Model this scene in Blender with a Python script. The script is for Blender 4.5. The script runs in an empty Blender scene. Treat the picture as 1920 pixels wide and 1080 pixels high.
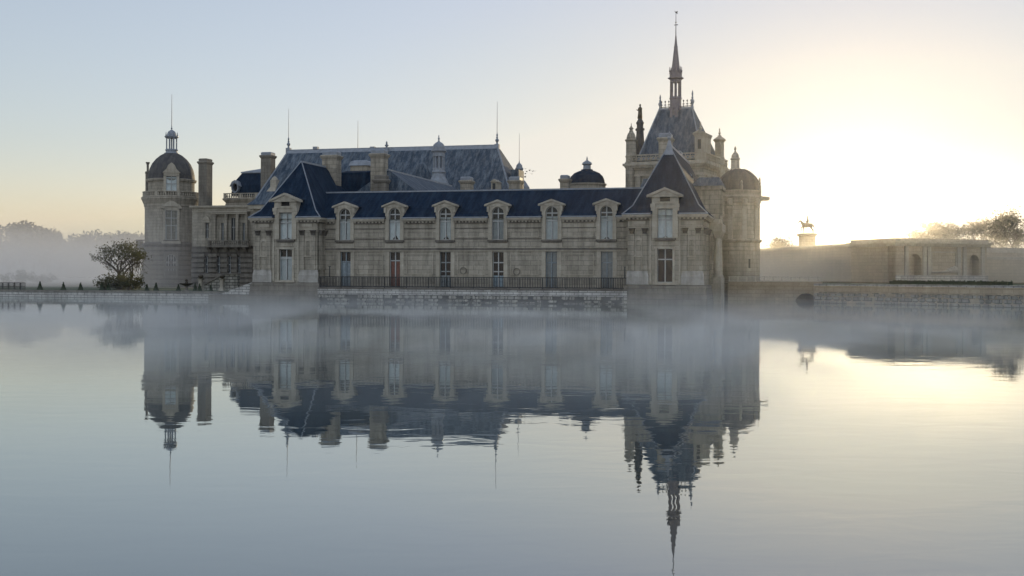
import bpy, bmesh, math, random
from mathutils import Matrix, Vector, noise
S = bpy.context.scene
R_ = math.radians
# ------------------------------------------------------------------ camera
F = 2133.0; HC = 2.68; ROLL = R_(0.25)
cam = bpy.data.cameras.new('camera'); camo = bpy.data.objects.new('camera', cam); S.collection.objects.link(camo)
cam.sensor_width = 36; cam.lens = 36 * F / 1920; cam.shift_y = -24 / 1920; cam.clip_start = .5; cam.clip_end = 6000
camo.matrix_world = Matrix.Translation((0, 0, HC)) @ Matrix.Rotation(math.pi / 2, 4, 'X') @ Matrix.Rotation(ROLL, 4, 'Z')
S.camera = camo
# ------------------------------------------------------------------ sky and sun
SUN_EL = R_(2.1); SUN_AZ = R_(17.0)
w = bpy.data.worlds.new('World'); S.world = w; w.use_nodes = True
nt = w.node_tree; bg = nt.nodes['Background']
sky = nt.nodes.new('ShaderNodeTexSky'); sky.sky_type = 'NISHITA'; sky.sun_disc = False
sky.sun_elevation = SUN_EL; sky.sun_rotation = SUN_AZ; sky.altitude = 0
sky.air_density = 1.0; sky.dust_density = 0.2; sky.ozone_density = 3.0
hs = nt.nodes.new('ShaderNodeHueSaturation'); hs.inputs['Saturation'].default_value = .82; nt.links.new(sky.outputs[0], hs.inputs['Color'])
gm = nt.nodes.new('ShaderNodeGamma'); gm.inputs['Gamma'].default_value = .6; nt.links.new(hs.outputs[0], gm.inputs['Color'])     # softer sky contrast of a misty dawn
wb = nt.nodes.new('ShaderNodeMix'); wb.data_type = 'RGBA'; wb.blend_type = 'MULTIPLY'; wb.inputs[0].default_value = 1.0; wb.inputs[7].default_value = (1.88, 1.66, 1.62, 1)
nt.links.new(gm.outputs[0], wb.inputs[6])
# added fill: sky brightened away from the sun to lift the shaded facade
tcw = nt.nodes.new('ShaderNodeTexCoord'); spw = nt.nodes.new('ShaderNodeSeparateXYZ'); nt.links.new(tcw.outputs['Generated'], spw.inputs[0])
mr = nt.nodes.new('ShaderNodeMapRange'); mr.interpolation_type = 'SMOOTHSTEP'; nt.links.new(spw.outputs[1], mr.inputs['Value'])
for k_, v_ in (('From Min', .55), ('From Max', -.45), ('To Min', 0.0), ('To Max', 1.0)): mr.inputs[k_].default_value = v_
ad = nt.nodes.new('ShaderNodeMix'); ad.data_type = 'RGBA'; ad.blend_type = 'ADD'; ad.inputs[7].default_value = (1.32, 1.44, 1.58, 1); nt.links.new(mr.outputs[0], ad.inputs[0])
cp = nt.nodes.new('ShaderNodeMix'); cp.data_type = 'RGBA'; cp.blend_type = 'DARKEN'; cp.inputs[0].default_value = 1.0; cp.inputs[7].default_value = (2.86, 2.74, 2.50, 1); nt.links.new(wb.outputs[2], cp.inputs[6]); nt.links.new(cp.outputs[2], ad.inputs[6])
# the sun itself with its tight aureole
vd = nt.nodes.new('ShaderNodeVectorMath'); vd.operation = 'DOT_PRODUCT'; nt.links.new(tcw.outputs['Generated'], vd.inputs[0])
vd.inputs[1].default_value = (math.sin(SUN_AZ) * math.cos(SUN_EL), math.cos(SUN_AZ) * math.cos(SUN_EL), math.sin(SUN_EL))
def wm(op, a, b=None):
    n = nt.nodes.new('ShaderNodeMath'); n.operation = op
    for i_, q_ in enumerate((a, b)):
        if q_ is None: continue
        if isinstance(q_, (int, float)): n.inputs[i_].default_value = q_
        else: nt.links.new(q_, n.inputs[i_])
    return n.outputs[0]
th = wm('ARCCOSINE', wm('MINIMUM', vd.outputs['Value'], .9999999))
glow = wm('ADD', wm('MULTIPLY', wm('EXPONENT', wm('MULTIPLY', th, -1 / R_(.45))), 45.0), wm('MULTIPLY', wm('EXPONENT', wm('MULTIPLY', th, -1 / R_(3.0))), .3))
gc = nt.nodes.new('ShaderNodeMix'); gc.data_type = 'RGBA'; gc.blend_type = 'ADD'; gc.clamp_factor = False; gc.inputs[7].default_value = (1.0, .86, .56, 1)
nt.links.new(glow, gc.inputs[0]); nt.links.new(ad.outputs[2], gc.inputs[6]); nt.links.new(gc.outputs[2], bg.inputs[0])
bg.inputs[1].default_value = .15
sl = bpy.data.lights.new('sun', 'SUN'); sl.energy = 1.6; sl.angle = R_(.5); sl.color = (1, .77, .44)
so = bpy.data.objects.new('sun', sl); S.collection.objects.link(so)
so.rotation_euler = Vector((math.sin(SUN_AZ) * math.cos(SUN_EL), math.cos(SUN_AZ) * math.cos(SUN_EL), math.sin(SUN_EL))).to_track_quat('Z', 'Y').to_euler()
S.view_settings.view_transform = 'Standard'; S.view_settings.look = 'None'; S.view_settings.gamma = 1
S.view_settings.use_curve_mapping = False
S.view_settings.exposure = 1.0
S.cycles.use_denoising = True; S.cycles.max_bounces = 6; S.cycles.volume_bounces = 2; S.cycles.transparent_max_bounces = 12
HAZE_DENSITY = .00008; HAZE_G = .91; MIST_H = 2.2; MIST_D = .048; MIST_STEP = .1
# ------------------------------------------------------------------ frames: photograph rays -> places
YAW = R_(14.4); OX, OY = -3.67, 112.0; c_, s_ = math.cos(YAW), math.sin(YAW)
cr, sr = math.cos(ROLL), math.sin(ROLL)
def ray(px, py=480):
    u = px - 960; v = 516 - py
    return (u * cr - v * sr) / F, (u * sr + v * cr) / F
def loc(px, py, ly):                       # chateau frame: x along the facade, y back, z up
    a, b = ray(px, py); lx = (a * (OY + ly * c_) - OX - ly * s_) / (c_ + a * s_)
    return lx, HC + b * (OY - lx * s_ + ly * c_)
def X(px, ly, py=450): return loc(px, py, ly)[0]
def Z(py, ly, px): return loc(px, py, ly)[1]
def W(px, py, Y):                          # world frame
    a, b = ray(px, py); return a * Y, HC + b * Y
def sc(px, ly): a, b = ray(px); lx = X(px, ly); return F / (OY - lx * s_ + ly * c_)    # pixels per metre there
class Frame:
    def __init__(f, o, rz): f.o = Vector(o); f.rz = rz; f.m = Matrix.Translation(f.o) @ Matrix.Rotation(rz, 4, 'Z')
CH = Frame((OX, OY, 0), -YAW); WD = Frame((0, 0, 0), 0)
def ch2w(x, y, z): v = CH.m @ Vector((x, y, z)); return v.x, v.y, v.z
# ------------------------------------------------------------------ object helpers
def tag(o, label=None, cat=None, group=None, kind=None):
    if label: o['label'] = label
    if cat: o['category'] = cat
    if group: o['group'] = group
    if kind: o['kind'] = kind
    return o
BASE = {}
def thing(name, label, cat, base, fr=CH, group=None):
    o = bpy.data.objects.new(name, None); S.collection.objects.link(o)
    o.empty_display_size = .5
    o.matrix_world = fr.m @ Matrix.Translation(Vector(base))
    BASE[o.name] = (Vector(base), fr)
    return tag(o, label, cat, group)
class MB:
    def __init__(s): s.v = []; s.f = []; s.mi = []; s.cur = 0; s.tf = None
    def add(s, vs, fs):
        n = len(s.v)
        s.v += [s.tf(*p) if s.tf else tuple(p) for p in vs]
        s.f += [tuple(i + n for i in f) for f in fs]; s.mi += [s.cur] * len(fs)
    def box(s, x0, x1, y0, y1, z0, z1):
        s.add([(x, y, z) for x in (x0, x1) for y in (y0, y1) for z in (z0, z1)],
              [(0, 1, 3, 2), (4, 6, 7, 5), (0, 4, 5, 1), (2, 3, 7, 6), (0, 2, 6, 4), (1, 5, 7, 3)])
    def stack(s, rects):                   # [(x0,x1,y0,y1,z)...]
        vs = []
        for x0, x1, y0, y1, z in rects: vs += [(x0, y0, z), (x1, y0, z), (x1, y1, z), (x0, y1, z)]
        fs = [(3, 2, 1, 0)]
        for k in range(len(rects) - 1):
            for i in range(4): j = (i + 1) % 4; fs.append((4 * k + i, 4 * k + j, 4 * k + 4 + j, 4 * k + 4 + i))
        k = 4 * (len(rects) - 1); fs.append((k, k + 1, k + 2, k + 3)); s.add(vs, fs)
    def prism(s, poly, z0, z1):
        n = len(poly); s.add([(x, y, z0) for x, y in poly] + [(x, y, z1) for x, y in poly],
              [tuple(range(n - 1, -1, -1)), tuple(range(n, 2 * n))] + [(i, (i + 1) % n, n + (i + 1) % n, n + i) for i in range(n)])
    def slab(s, poly, y0, y1):             # polygon in x,z extruded along y
        n = len(poly); s.add([(x, y0, z) for x, z in poly] + [(x, y1, z) for x, z in poly],
              [tuple(range(n)), tuple(range(2 * n - 1, n - 1, -1))] + [(i, n + i, n + (i + 1) % n, (i + 1) % n) for i in range(n)])
    def lathe(s, cx, cy, prof, n=24, ph=0.0):
        vs = []; fs = []; m = len(prof)
        for r, z in prof:
            for k in range(n): a = ph + 2 * math.pi * k / n; vs.append((cx + r * math.cos(a), cy + r * math.sin(a), z))
        for i in range(m - 1):
            for k in range(n): k2 = (k + 1) % n; fs.append((i * n + k, i * n + k2, (i + 1) * n + k2, (i + 1) * n + k))
        fs.append(tuple(range(n - 1, -1, -1))); fs.append(tuple((m - 1) * n + k for k in range(n))); s.add(vs, fs)
    def tube(s, p, q, r0, r1=None, n=6):
        r1 = r0 if r1 is None else r1; p = Vector(p); q = Vector(q); d = (q - p)
        if d.length < 1e-6: return
        d.normalize(); a = d.orthogonal().normalized(); b = d.cross(a); vs = []
        for P, r in ((p, r0), (q, r1)):
            for k in range(n): t = 2 * math.pi * k / n; vs.append(tuple(P + r * (math.cos(t) * a + math.sin(t) * b)))
        s.add(vs, [(k, (k + 1) % n, n + (k + 1) % n, n + k) for k in range(n)] + [tuple(range(n - 1, -1, -1)), tuple(range(n, 2 * n))])
    def sheet(s, x0, x1, z0, z1, y, holes=(), depth=.3):      # wall front with real openings and reveals
        xs = sorted({x0, x1, *[h[0] for h in holes], *[h[1] for h in holes]}); zs = sorted({z0, z1, *[h[2] for h in holes], *[h[3] for h in holes]})
        for i in range(len(xs) - 1):
            for j in range(len(zs) - 1):
                mx, mz = (xs[i] + xs[i + 1]) / 2, (zs[j] + zs[j + 1]) / 2
                if mx < x0 or mx > x1 or mz < z0 or mz > z1 or any(h[0] < mx < h[1] and h[2] < mz < h[3] for h in holes): continue
                s.add([(xs[i], y, zs[j]), (xs[i + 1], y, zs[j]), (xs[i + 1], y, zs[j + 1]), (xs[i], y, zs[j + 1])], [(0, 1, 2, 3)])
        for a, b, c, d in holes:
            e = y + depth
            s.add([(a, y, c), (b, y, c), (b, y, d), (a, y, d), (a, e, c), (b, e, c), (b, e, d), (a, e, d)], [(0, 4, 5, 1), (1, 5, 6, 2), (2, 6, 7, 3), (3, 7, 4, 0)])
    def arch_spandrel(s, xc, r, zs, ztop, hw, y0, y1, n=12):  # masonry above a round arch
        for k in range(n):
            a0, a1 = math.pi * k / n, math.pi * (k + 1) / n
            xa, za = xc - r * math.cos(a0), zs + r * math.sin(a0); xb, zb = xc - r * math.cos(a1), zs + r * math.sin(a1)
            s.slab([(xa, za), (xb, zb), (xb, ztop), (xa, ztop)], y0, y1)
        if hw > r: s.box(xc - hw, xc - r, y0, y1, zs, ztop); s.box(xc + r, xc + hw, y0, y1, zs, ztop)
    def build(s, name, mat, root, parent=None, smooth=False, label=None):
        base, fr = BASE[root.name] if root else (Vector((0, 0, 0)), WD)
        me = bpy.data.meshes.new(name); me.from_pydata([(x - base.x, y - base.y, z - base.z) for x, y, z in s.v], [], s.f)
        for m in (mat if isinstance(mat, (list, tuple)) else [mat]): me.materials.append(m)
        me.polygons.foreach_set('material_index', s.mi)
        bm = bmesh.new(); bm.from_mesh(me)
        if len(s.v) < 60000: bmesh.ops.remove_doubles(bm, verts=bm.verts, dist=1e-4); bmesh.ops.recalc_face_normals(bm, faces=bm.faces)
        bm.to_mesh(me); bm.free()
        if smooth: me.polygons.foreach_set('use_smooth', [True] * len(me.polygons))
        me.update()
        o = bpy.data.objects.new(name, me); S.collection.objects.link(o); o.parent = parent or root
        if label: o['label'] = label
        return o
def solo(mb, name, mat, label, cat, base, fr=CH, group=None, kind=None, smooth=False):   # a thing that is one mesh
    me = bpy.data.meshes.new(name); me.from_pydata([(x - base[0], y - base[1], z - base[2]) for x, y, z in mb.v], [], mb.f)
    for m in (mat if isinstance(mat, (list, tuple)) else [mat]): me.materials.append(m)
    me.polygons.foreach_set('material_index', mb.mi)
    if len(mb.v) < 60000:
        bm = bmesh.new(); bm.from_mesh(me); bmesh.ops.recalc_face_normals(bm, faces=bm.faces); bm.to_mesh(me); bm.free()
    if smooth: me.polygons.foreach_set('use_smooth', [True] * len(me.polygons))
    o = bpy.data.objects.new(name, me); S.collection.objects.link(o); o.matrix_world = fr.m @ Matrix.Translation(Vector(base))
    return tag(o, label, cat, group, kind)
# ------------------------------------------------------------------ materials
def mk(name):
    m = bpy.data.materials.new(name); m.use_nodes = True; t = m.node_tree; return m, t, t.nodes['Principled BSDF']
def nd(t, typ, **kw):
    n = t.nodes.new(typ)
    for k, v in kw.items():
        if k in n.inputs: n.inputs[k].default_value = v
        else: setattr(n, k, v)
    return n
def ramp(t, src, stops):
    r = t.nodes.new('ShaderNodeValToRGB'); e = r.color_ramp.elements
    while len(e) < len(stops): e.new(.5)
    for k, (p, col) in enumerate(stops): e[k].position = p; e[k].color = (*col, 1) if len(col) == 3 else col
    t.links.new(src, r.inputs[0]); return r.outputs[0]
def mul(t, a, b, f=1.0):
    m = t.nodes.new('ShaderNodeMix'); m.data_type = 'RGBA'; m.blend_type = 'MULTIPLY'; m.inputs[0].default_value = f
    t.links.new(a, m.inputs[6]); t.links.new(b, m.inputs[7]); return m.outputs[2]
def wallvec(t, scale=(1, 1, 1)):           # (x + y, z) so that courses stay level on every face
    tc = t.nodes.new('ShaderNodeTexCoord'); sp = t.nodes.new('ShaderNodeSeparateXYZ'); t.links.new(tc.outputs['Object'], sp.inputs[0])
    ad = t.nodes.new('ShaderNodeMath'); t.links.new(sp.outputs[0], ad.inputs[0]); t.links.new(sp.outputs[1], ad.inputs[1])
    cb = t.nodes.new('ShaderNodeCombineXYZ'); t.links.new(ad.outputs[0], cb.inputs[0]); t.links.new(sp.outputs[2], cb.inputs[1])
    return cb.outputs[0], tc.outputs['Object']
def masonry(name, c0, c1, bw=.9, bh=.42, joint=.55, mort=.018, stain=.55, rough=.9, bump=.25):
    m, t, b = mk(name); v, ob = wallvec(t)
    br = nd(t, 'ShaderNodeTexBrick', **{'Scale': 1.0, 'Mortar Size': mort, 'Mortar Smooth': .2, 'Brick Width': bw, 'Row Height': bh, 'Bias': 0.0})
    br.inputs['Color1'].default_value = (*c0, 1); br.inputs['Color2'].default_value = (*c1, 1)
    br.inputs['Mortar'].default_value = (*[x * joint for x in c0], 1); t.links.new(v, br.inputs['Vector'])
    n1 = nd(t, 'ShaderNodeTexNoise', **{'Scale': .35, 'Detail': 6.0, 'Roughness': .65}); t.links.new(ob, n1.inputs['Vector'])
    col = mul(t, br.outputs['Color'], ramp(t, n1.outputs['Fac'], [(.3, (.68, .67, .65)), (.62, (1, 1, 1))]), .7)
    mp = t.nodes.new('ShaderNodeMapping'); mp.inputs['Scale'].default_value = (1.6, .22, 1); t.links.new(v, mp.inputs['Vector'])
    n2 = nd(t, 'ShaderNodeTexNoise', **{'Scale': 1.0, 'Detail': 5.0, 'Roughness': .6}); t.links.new(mp.outputs[0], n2.inputs['Vector'])
    col = mul(t, col, ramp(t, n2.outputs['Fac'], [(.35, (.45, .44, .43)), (.58, (1, 1, 1))]), stain)
    n3 = nd(t, 'ShaderNodeTexNoise', **{'Scale': 4.0, 'Detail': 4.0}); t.links.new(ob, n3.inputs['Vector'])
    col = mul(t, col, ramp(t, n3.outputs['Fac'], [(.3, (.78, .77, .75)), (.7, (1.0, 1.0, 1.0))]), .7)
    t.links.new(col, b.inputs['Base Color']); b.inputs['Roughness'].default_value = rough; b.inputs['Specular IOR Level'].default_value = .25
    bp = nd(t, 'ShaderNodeBump', **{'Strength': bump, 'Distance': .05}); ad = t.nodes.new('ShaderNodeMath'); ad.operation = 'MULTIPLY_ADD'
    t.links.new(br.outputs['Fac'], ad.inputs[0]); ad.inputs[1].default_value = -1.0; t.links.new(n3.outputs['Fac'], ad.inputs[2])
    t.links.new(ad.outputs[0], bp.inputs['Height']); t.links.new(bp.outputs[0], b.inputs['Normal'])
    return m
def roofvec(t):                             # level courses on each roof slope, whichever way it faces
    tc = t.nodes.new('ShaderNodeTexCoord'); sp = t.nodes.new('ShaderNodeSeparateXYZ'); t.links.new(tc.outputs['Object'], sp.inputs[0])
    sn = t.nodes.new('ShaderNodeSeparateXYZ'); t.links.new(tc.outputs['Normal'], sn.inputs[0])
    ax = nd(t, 'ShaderNodeMath', operation='ABSOLUTE'); ay = nd(t, 'ShaderNodeMath', operation='ABSOLUTE'); t.links.new(sn.outputs[0], ax.inputs[0]); t.links.new(sn.outputs[1], ay.inputs[0])
    gt = nd(t, 'ShaderNodeMath', operation='GREATER_THAN'); t.links.new(ax.outputs[0], gt.inputs[0]); t.links.new(ay.outputs[0], gt.inputs[1])
    mx = t.nodes.new('ShaderNodeMix'); mx.data_type = 'FLOAT'; t.links.new(gt.outputs[0], mx.inputs[0]); t.links.new(sp.outputs[0], mx.inputs[2]); t.links.new(sp.outputs[1], mx.inputs[3])
    cb = t.nodes.new('ShaderNodeCombineXYZ'); t.links.new(mx.outputs[0], cb.inputs[0]); t.links.new(sp.outputs[2], cb.inputs[1]); return cb.outputs[0], tc.outputs['Object']
def slate(name, c0, c1, patch, rough=.5, streak=.6):
    m, t, b = mk(name); v, ob = roofvec(t)
    br = nd(t, 'ShaderNodeTexBrick', **{'Scale': 1.0, 'Mortar Size': .012, 'Brick Width': .34, 'Row Height': .2, 'Bias': 0.0})
    br.inputs['Color1'].default_value = (*c0, 1); br.inputs['Color2'].default_value = (*c1, 1); br.inputs['Mortar'].default_value = (*[x * .5 for x in c0], 1)
    t.links.new(v, br.inputs['Vector'])
    m0 = t.nodes.new('ShaderNodeMapping'); m0.inputs['Scale'].default_value = (1.5, .55, 1); t.links.new(v, m0.inputs['Vector'])
    n1 = nd(t, 'ShaderNodeTexNoise', **{'Scale': 1.1, 'Detail': 12.0, 'Roughness': .78}); t.links.new(m0.outputs[0], n1.inputs['Vector'])
    mp = t.nodes.new('ShaderNodeMapping'); mp.inputs['Scale'].default_value = (2.2, .35, 1); t.links.new(v, mp.inputs['Vector'])
    n2 = nd(t, 'ShaderNodeTexNoise', **{'Scale': 1.0, 'Detail': 6.0, 'Roughness': .7}); t.links.new(mp.outputs[0], n2.inputs['Vector'])
    mx = t.nodes.new('ShaderNodeMix'); mx.data_type = 'RGBA'; mx.blend_type = 'MIX'
    t.links.new(ramp(t, n1.outputs['Fac'], [(.44, (0, 0, 0)), (.64, (1, 1, 1))]), mx.inputs[0]); t.links.new(br.outputs['Color'], mx.inputs[6]); mx.inputs[7].default_value = (*patch, 1)
    col = mul(t, mx.outputs[2], ramp(t, n2.outputs['Fac'], [(.32, (.5, .5, .5)), (.65, (1, 1, 1))]), streak)
    t.links.new(col, b.inputs['Base Color']); b.inputs['Roughness'].default_value = rough; b.inputs['Specular IOR Level'].default_value = .1
    bp = nd(t, 'ShaderNodeBump', **{'Strength': .3, 'Distance': .03}); ad = t.nodes.new('ShaderNodeMath'); ad.operation = 'MULTIPLY_ADD'
    t.links.new(br.outputs['Fac'], ad.inputs[0]); ad.inputs[1].default_value = -1.0; t.links.new(n1.outputs['Fac'], ad.inputs[2])
    t.links.new(ad.outputs[0], bp.inputs['Height']); t.links.new(bp.outputs[0], b.inputs['Normal']); return m
def plain(name, col, rough=.7, metal=0.0, var=.35, scale=3.0, spec=.4):
    m, t, b = mk(name); tc = t.nodes.new('ShaderNodeTexCoord')
    n = nd(t, 'ShaderNodeTexNoise', **{'Scale': scale, 'Detail': 5.0, 'Roughness': .65}); t.links.new(tc.outputs['Object'], n.inputs['Vector'])
    t.links.new(ramp(t, n.outputs['Fac'], [(.3, tuple(x * (1 - var) for x in col)), (.7, tuple(min(1, x * (1 + var * .5)) for x in col))]), b.inputs['Base Color'])
    b.inputs['Roughness'].default_value = rough; b.inputs['Metallic'].default_value = metal; b.inputs['Specular IOR Level'].default_value = spec
    return m
STONE = masonry('limestone ashlar', (.395, .362, .30), (.32, .295, .245), bw=1.05, bh=.46, joint=.55, mort=.022, stain=.65, bump=.5)
TRIM = masonry('dressed limestone', (.425, .39, .325), (.38, .35, .29), bw=1.6, bh=.6, joint=.75, stain=.4, mort=.012)
SOOT_SHADE = masonry('blackened moulding and painted shade stone', (.17, .155, .135), (.13, .12, .11), bw=1.4, bh=.6, joint=.7, stain=.7)  # blackened mouldings; also painted shade for band grooves and terrace coping
RUST = masonry('weathered tower stone', (.23, .212, .182), (.185, .172, .15), bw=1.1, bh=.5, stain=.5)
PALE = masonry('pale terrace blocks', (.56, .55, .52), (.44, .43, .41), bw=.85, bh=.27, joint=.3, stain=.7, mort=.035)
CHALK = masonry('pale podium stone', (.41, .395, .36), (.36, .345, .32), bw=1.3, bh=.5, joint=.75, stain=.6, mort=.012)
GAPBACK = plain('dark wall behind stones', (.045, .045, .04), .8, 0, .4, 3)  # near-black backing seen in the gaps between facing stones
RUBBLE = masonry('mossy rubble', (.40, .385, .34), (.28, .275, .24), bw=.7, bh=.35, joint=.3, stain=.9, mort=.05, bump=.7)
WARM = masonry('garden wall stone', (.44, .37, .27), (.37, .31, .23), bw=1.0, bh=.4, stain=.25)
SLATE = slate('dark blue slate', (.003, .014, .036), (.005, .019, .045), (.022, .042, .072), rough=.8, streak=.8)
SLATE2 = slate('weathered grey slate', (.052, .078, .115), (.037, .058, .09), (.17, .20, .23), rough=.65, streak=.9)
SLATE3 = slate('brown grey slate', (.075, .075, .08), (.06, .06, .066), (.12, .115, .105), rough=.65)
LEAD = plain('lead sheet', (.20, .225, .26), .5, 0, .3, 2.0)
IRON = plain('black iron', (.015, .016, .018), .5, 0, .2)
BRONZE = plain('dark bronze', (.06, .05, .035), .5, .3, .4)
FRAMEM = plain('painted window wood', (.36, .37, .365), .6, 0, .2, 8)
CURT = plain('white curtain cloth', (.66, .68, .66), .9, 0, .18, 2.5)
CURT2 = plain('grey blind cloth', (.36, .38, .38), .9, 0, .2, 2.5)
DARK = plain('dark room', (.012, .012, .014), .9, 0, .2)
BLUEP = plain('blue grey painted door', (.21, .25, .275), .6, 0, .3, 5)
LBLUE = plain('pale blue painted panel', (.30, .40, .46), .6, 0, .15, 5)
GREYP = plain('grey painted door', (.20, .23, .24), .6, 0, .3, 5)
REDP = plain('faded red shutter', (.17, .075, .055), .7, 0, .35, 6)
GRASS = plain('lawn grass', (.045, .062, .02), .9, 0, .5, 2.0)
HEDGE = plain('clipped yew', (.028, .042, .018), .9, 0, .5, 6.0)
LEAF = plain('young leaves', (.12, .12, .06), .8, 0, .5, 1.0)
LEAF2 = plain('woodland leaves', (.05, .06, .03), .8, 0, .5, .4)
LEAF3 = plain('autumn twigs', (.12, .095, .055), .8, 0, .4, .6)
BARK = plain('tree bark', (.055, .045, .035), .9, 0, .4, 5)
GRAVEL = plain('gravel earth', (.20, .18, .145), .95, 0, .4, 1.2)
for lm in (LEAF, LEAF2, LEAF3):
    t = lm.node_tree; b = t.nodes['Principled BSDF']; tl = t.nodes.new('ShaderNodeBsdfTranslucent'); mx = t.nodes.new('ShaderNodeMixShader'); mx.inputs[0].default_value = .62
    t.links.new(b.inputs['Base Color'].links[0].from_socket, tl.inputs['Color']); t.links.new(b.outputs[0], mx.inputs[1]); t.links.new(tl.outputs[0], mx.inputs[2]); t.links.new(mx.outputs[0], t.nodes['Material Output'].inputs['Surface'])
def glassm(name, tint, clear):
    m, t, b = mk(name); t.nodes.remove(b)
    gl = t.nodes.new('ShaderNodeBsdfGlossy'); gl.inputs['Roughness'].default_value = .04; gl.inputs['Color'].default_value = (.6, .65, .7, 1)
    tr = t.nodes.new('ShaderNodeBsdfTransparent' if clear else 'ShaderNodeBsdfDiffuse'); tr.inputs['Color'].default_value = (*tint, 1)
    fr = t.nodes.new('ShaderNodeFresnel'); fr.inputs['IOR'].default_value = 1.45; mx = t.nodes.new('ShaderNodeMixShader')
    t.links.new(fr.outputs[0], mx.inputs[0]); t.links.new(tr.outputs[0], mx.inputs[1]); t.links.new(gl.outputs[0], mx.inputs[2])
    t.links.new(mx.outputs[0], t.nodes['Material Output'].inputs['Surface']); return m
GLASS = glassm('window glass', (.82, .86, .88), True); GLASSD = glassm('unlit window glass', (.012, .014, .018), False)
# ------------------------------------------------------------------ water and ground
def water_mat():
    m, t, b = mk('still lake water'); t.nodes.remove(b)
    tc = t.nodes.new('ShaderNodeTexCoord')
    mp = t.nodes.new('ShaderNodeMapping'); mp.inputs['Scale'].default_value = (.55, 1.0, 1); t.links.new(tc.outputs['Object'], mp.inputs['Vector'])
    n1 = nd(t, 'ShaderNodeTexNoise', **{'Scale': 1.3, 'Detail': 3.0, 'Roughness': .5, 'Distortion': .4}); t.links.new(mp.outputs[0], n1.inputs['Vector'])
    n2 = nd(t, 'ShaderNodeTexNoise', **{'Scale': .045, 'Detail': 3.0, 'Roughness': .6}); t.links.new(tc.outputs['Object'], n2.inputs['Vector'])
    mod = ramp(t, n2.outputs['Fac'], [(.4, (.25, .25, .25)), (.65, (1, 1, 1))])
    mm = t.nodes.new('ShaderNodeMath'); mm.operation = 'MULTIPLY'; t.links.new(n1.outputs['Fac'], mm.inputs[0]); t.links.new(mod, mm.inputs[1])
    n3 = nd(t, 'ShaderNodeTexNoise', **{'Scale': 4.5, 'Detail': 2.0}); t.links.new(mp.outputs[0], n3.inputs['Vector'])      # breeze patches
    n4 = nd(t, 'ShaderNodeTexNoise', **{'Scale': .022, 'Detail': 4.0, 'Roughness': .6}); t.links.new(tc.outputs['Object'], n4.inputs['Vector'])
    m3 = t.nodes.new('ShaderNodeMath'); m3.operation = 'MULTIPLY'; t.links.new(n3.outputs['Fac'], m3.inputs[0]); t.links.new(ramp(t, n4.outputs['Fac'], [(.5, (0, 0, 0)), (.62, (.28, .28, .28))]), m3.inputs[1])
    m4 = t.nodes.new('ShaderNodeMath'); m4.operation = 'ADD'; t.links.new(mm.outputs[0], m4.inputs[0]); t.links.new(m3.outputs[0], m4.inputs[1])
    bp = nd(t, 'ShaderNodeBump', **{'Strength': 1.0, 'Distance': .006}); t.links.new(m4.outputs[0], bp.inputs['Height'])
    gl = t.nodes.new('ShaderNodeBsdfGlossy'); gl.inputs['Roughness'].default_value = .015; gl.inputs['Color'].default_value = (.965, 1, .985, 1)
    df = t.nodes.new('ShaderNodeBsdfDiffuse'); df.inputs['Color'].default_value = (.012, .027, .029, 1)
    fr = t.nodes.new('ShaderNodeFresnel'); fr.inputs['IOR'].default_value = 1.33
    pw_ = t.nodes.new('ShaderNodeMath'); pw_.operation = 'POWER'; t.links.new(fr.outputs[0], pw_.inputs[0]); pw_.inputs[1].default_value = .58
    t.links.new(bp.outputs[0], gl.inputs['Normal']); t.links.new(bp.outputs[0], fr.inputs['Normal'])
    mx = t.nodes.new('ShaderNodeMixShader'); t.links.new(pw_.outputs[0], mx.inputs[0]); t.links.new(df.outputs[0], mx.inputs[1]); t.links.new(gl.outputs[0], mx.inputs[2])
    t.links.new(mx.outputs[0], t.nodes['Material Output'].inputs['Surface']); return m
mb = MB(); mb.add([(-640, -60, 0), (640, -60, 0), (640, 640, 0), (-640, 640, 0)], [(0, 1, 2, 3)])
solo(mb, 'water', water_mat(), None, None, (0, 0, 0), WD, kind='structure')
RB0 = (X(1535, 12), 12.0); RB1 = (X(1920, 1), 1.0)      # right bank line, chateau frame
def rb(t): return RB0[0] + (RB1[0] - RB0[0]) * t, RB0[1] + (RB1[1] - RB0[1]) * t
mb = MB(); QY = 3.0; GZ = .6; TZ = 1.96
poly = [(-480, QY + .5), (-24, QY + .5), (-24, 5), (20.5, 5), (20.5, 23), (X(1500, 23), 23), (X(1535, 25), 26), (RB0[0] + 3, 15), rb(1.0), (rb(4.0)[0], rb(4)[1] + 1), (420, 480), (-480, 480)]
mb.add([(x, y, GZ) for x, y in poly], [tuple(range(len(poly)))])
solo(mb, 'ground', GRAVEL, None, None, (0, 0, 0), CH, kind='structure')
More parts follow.
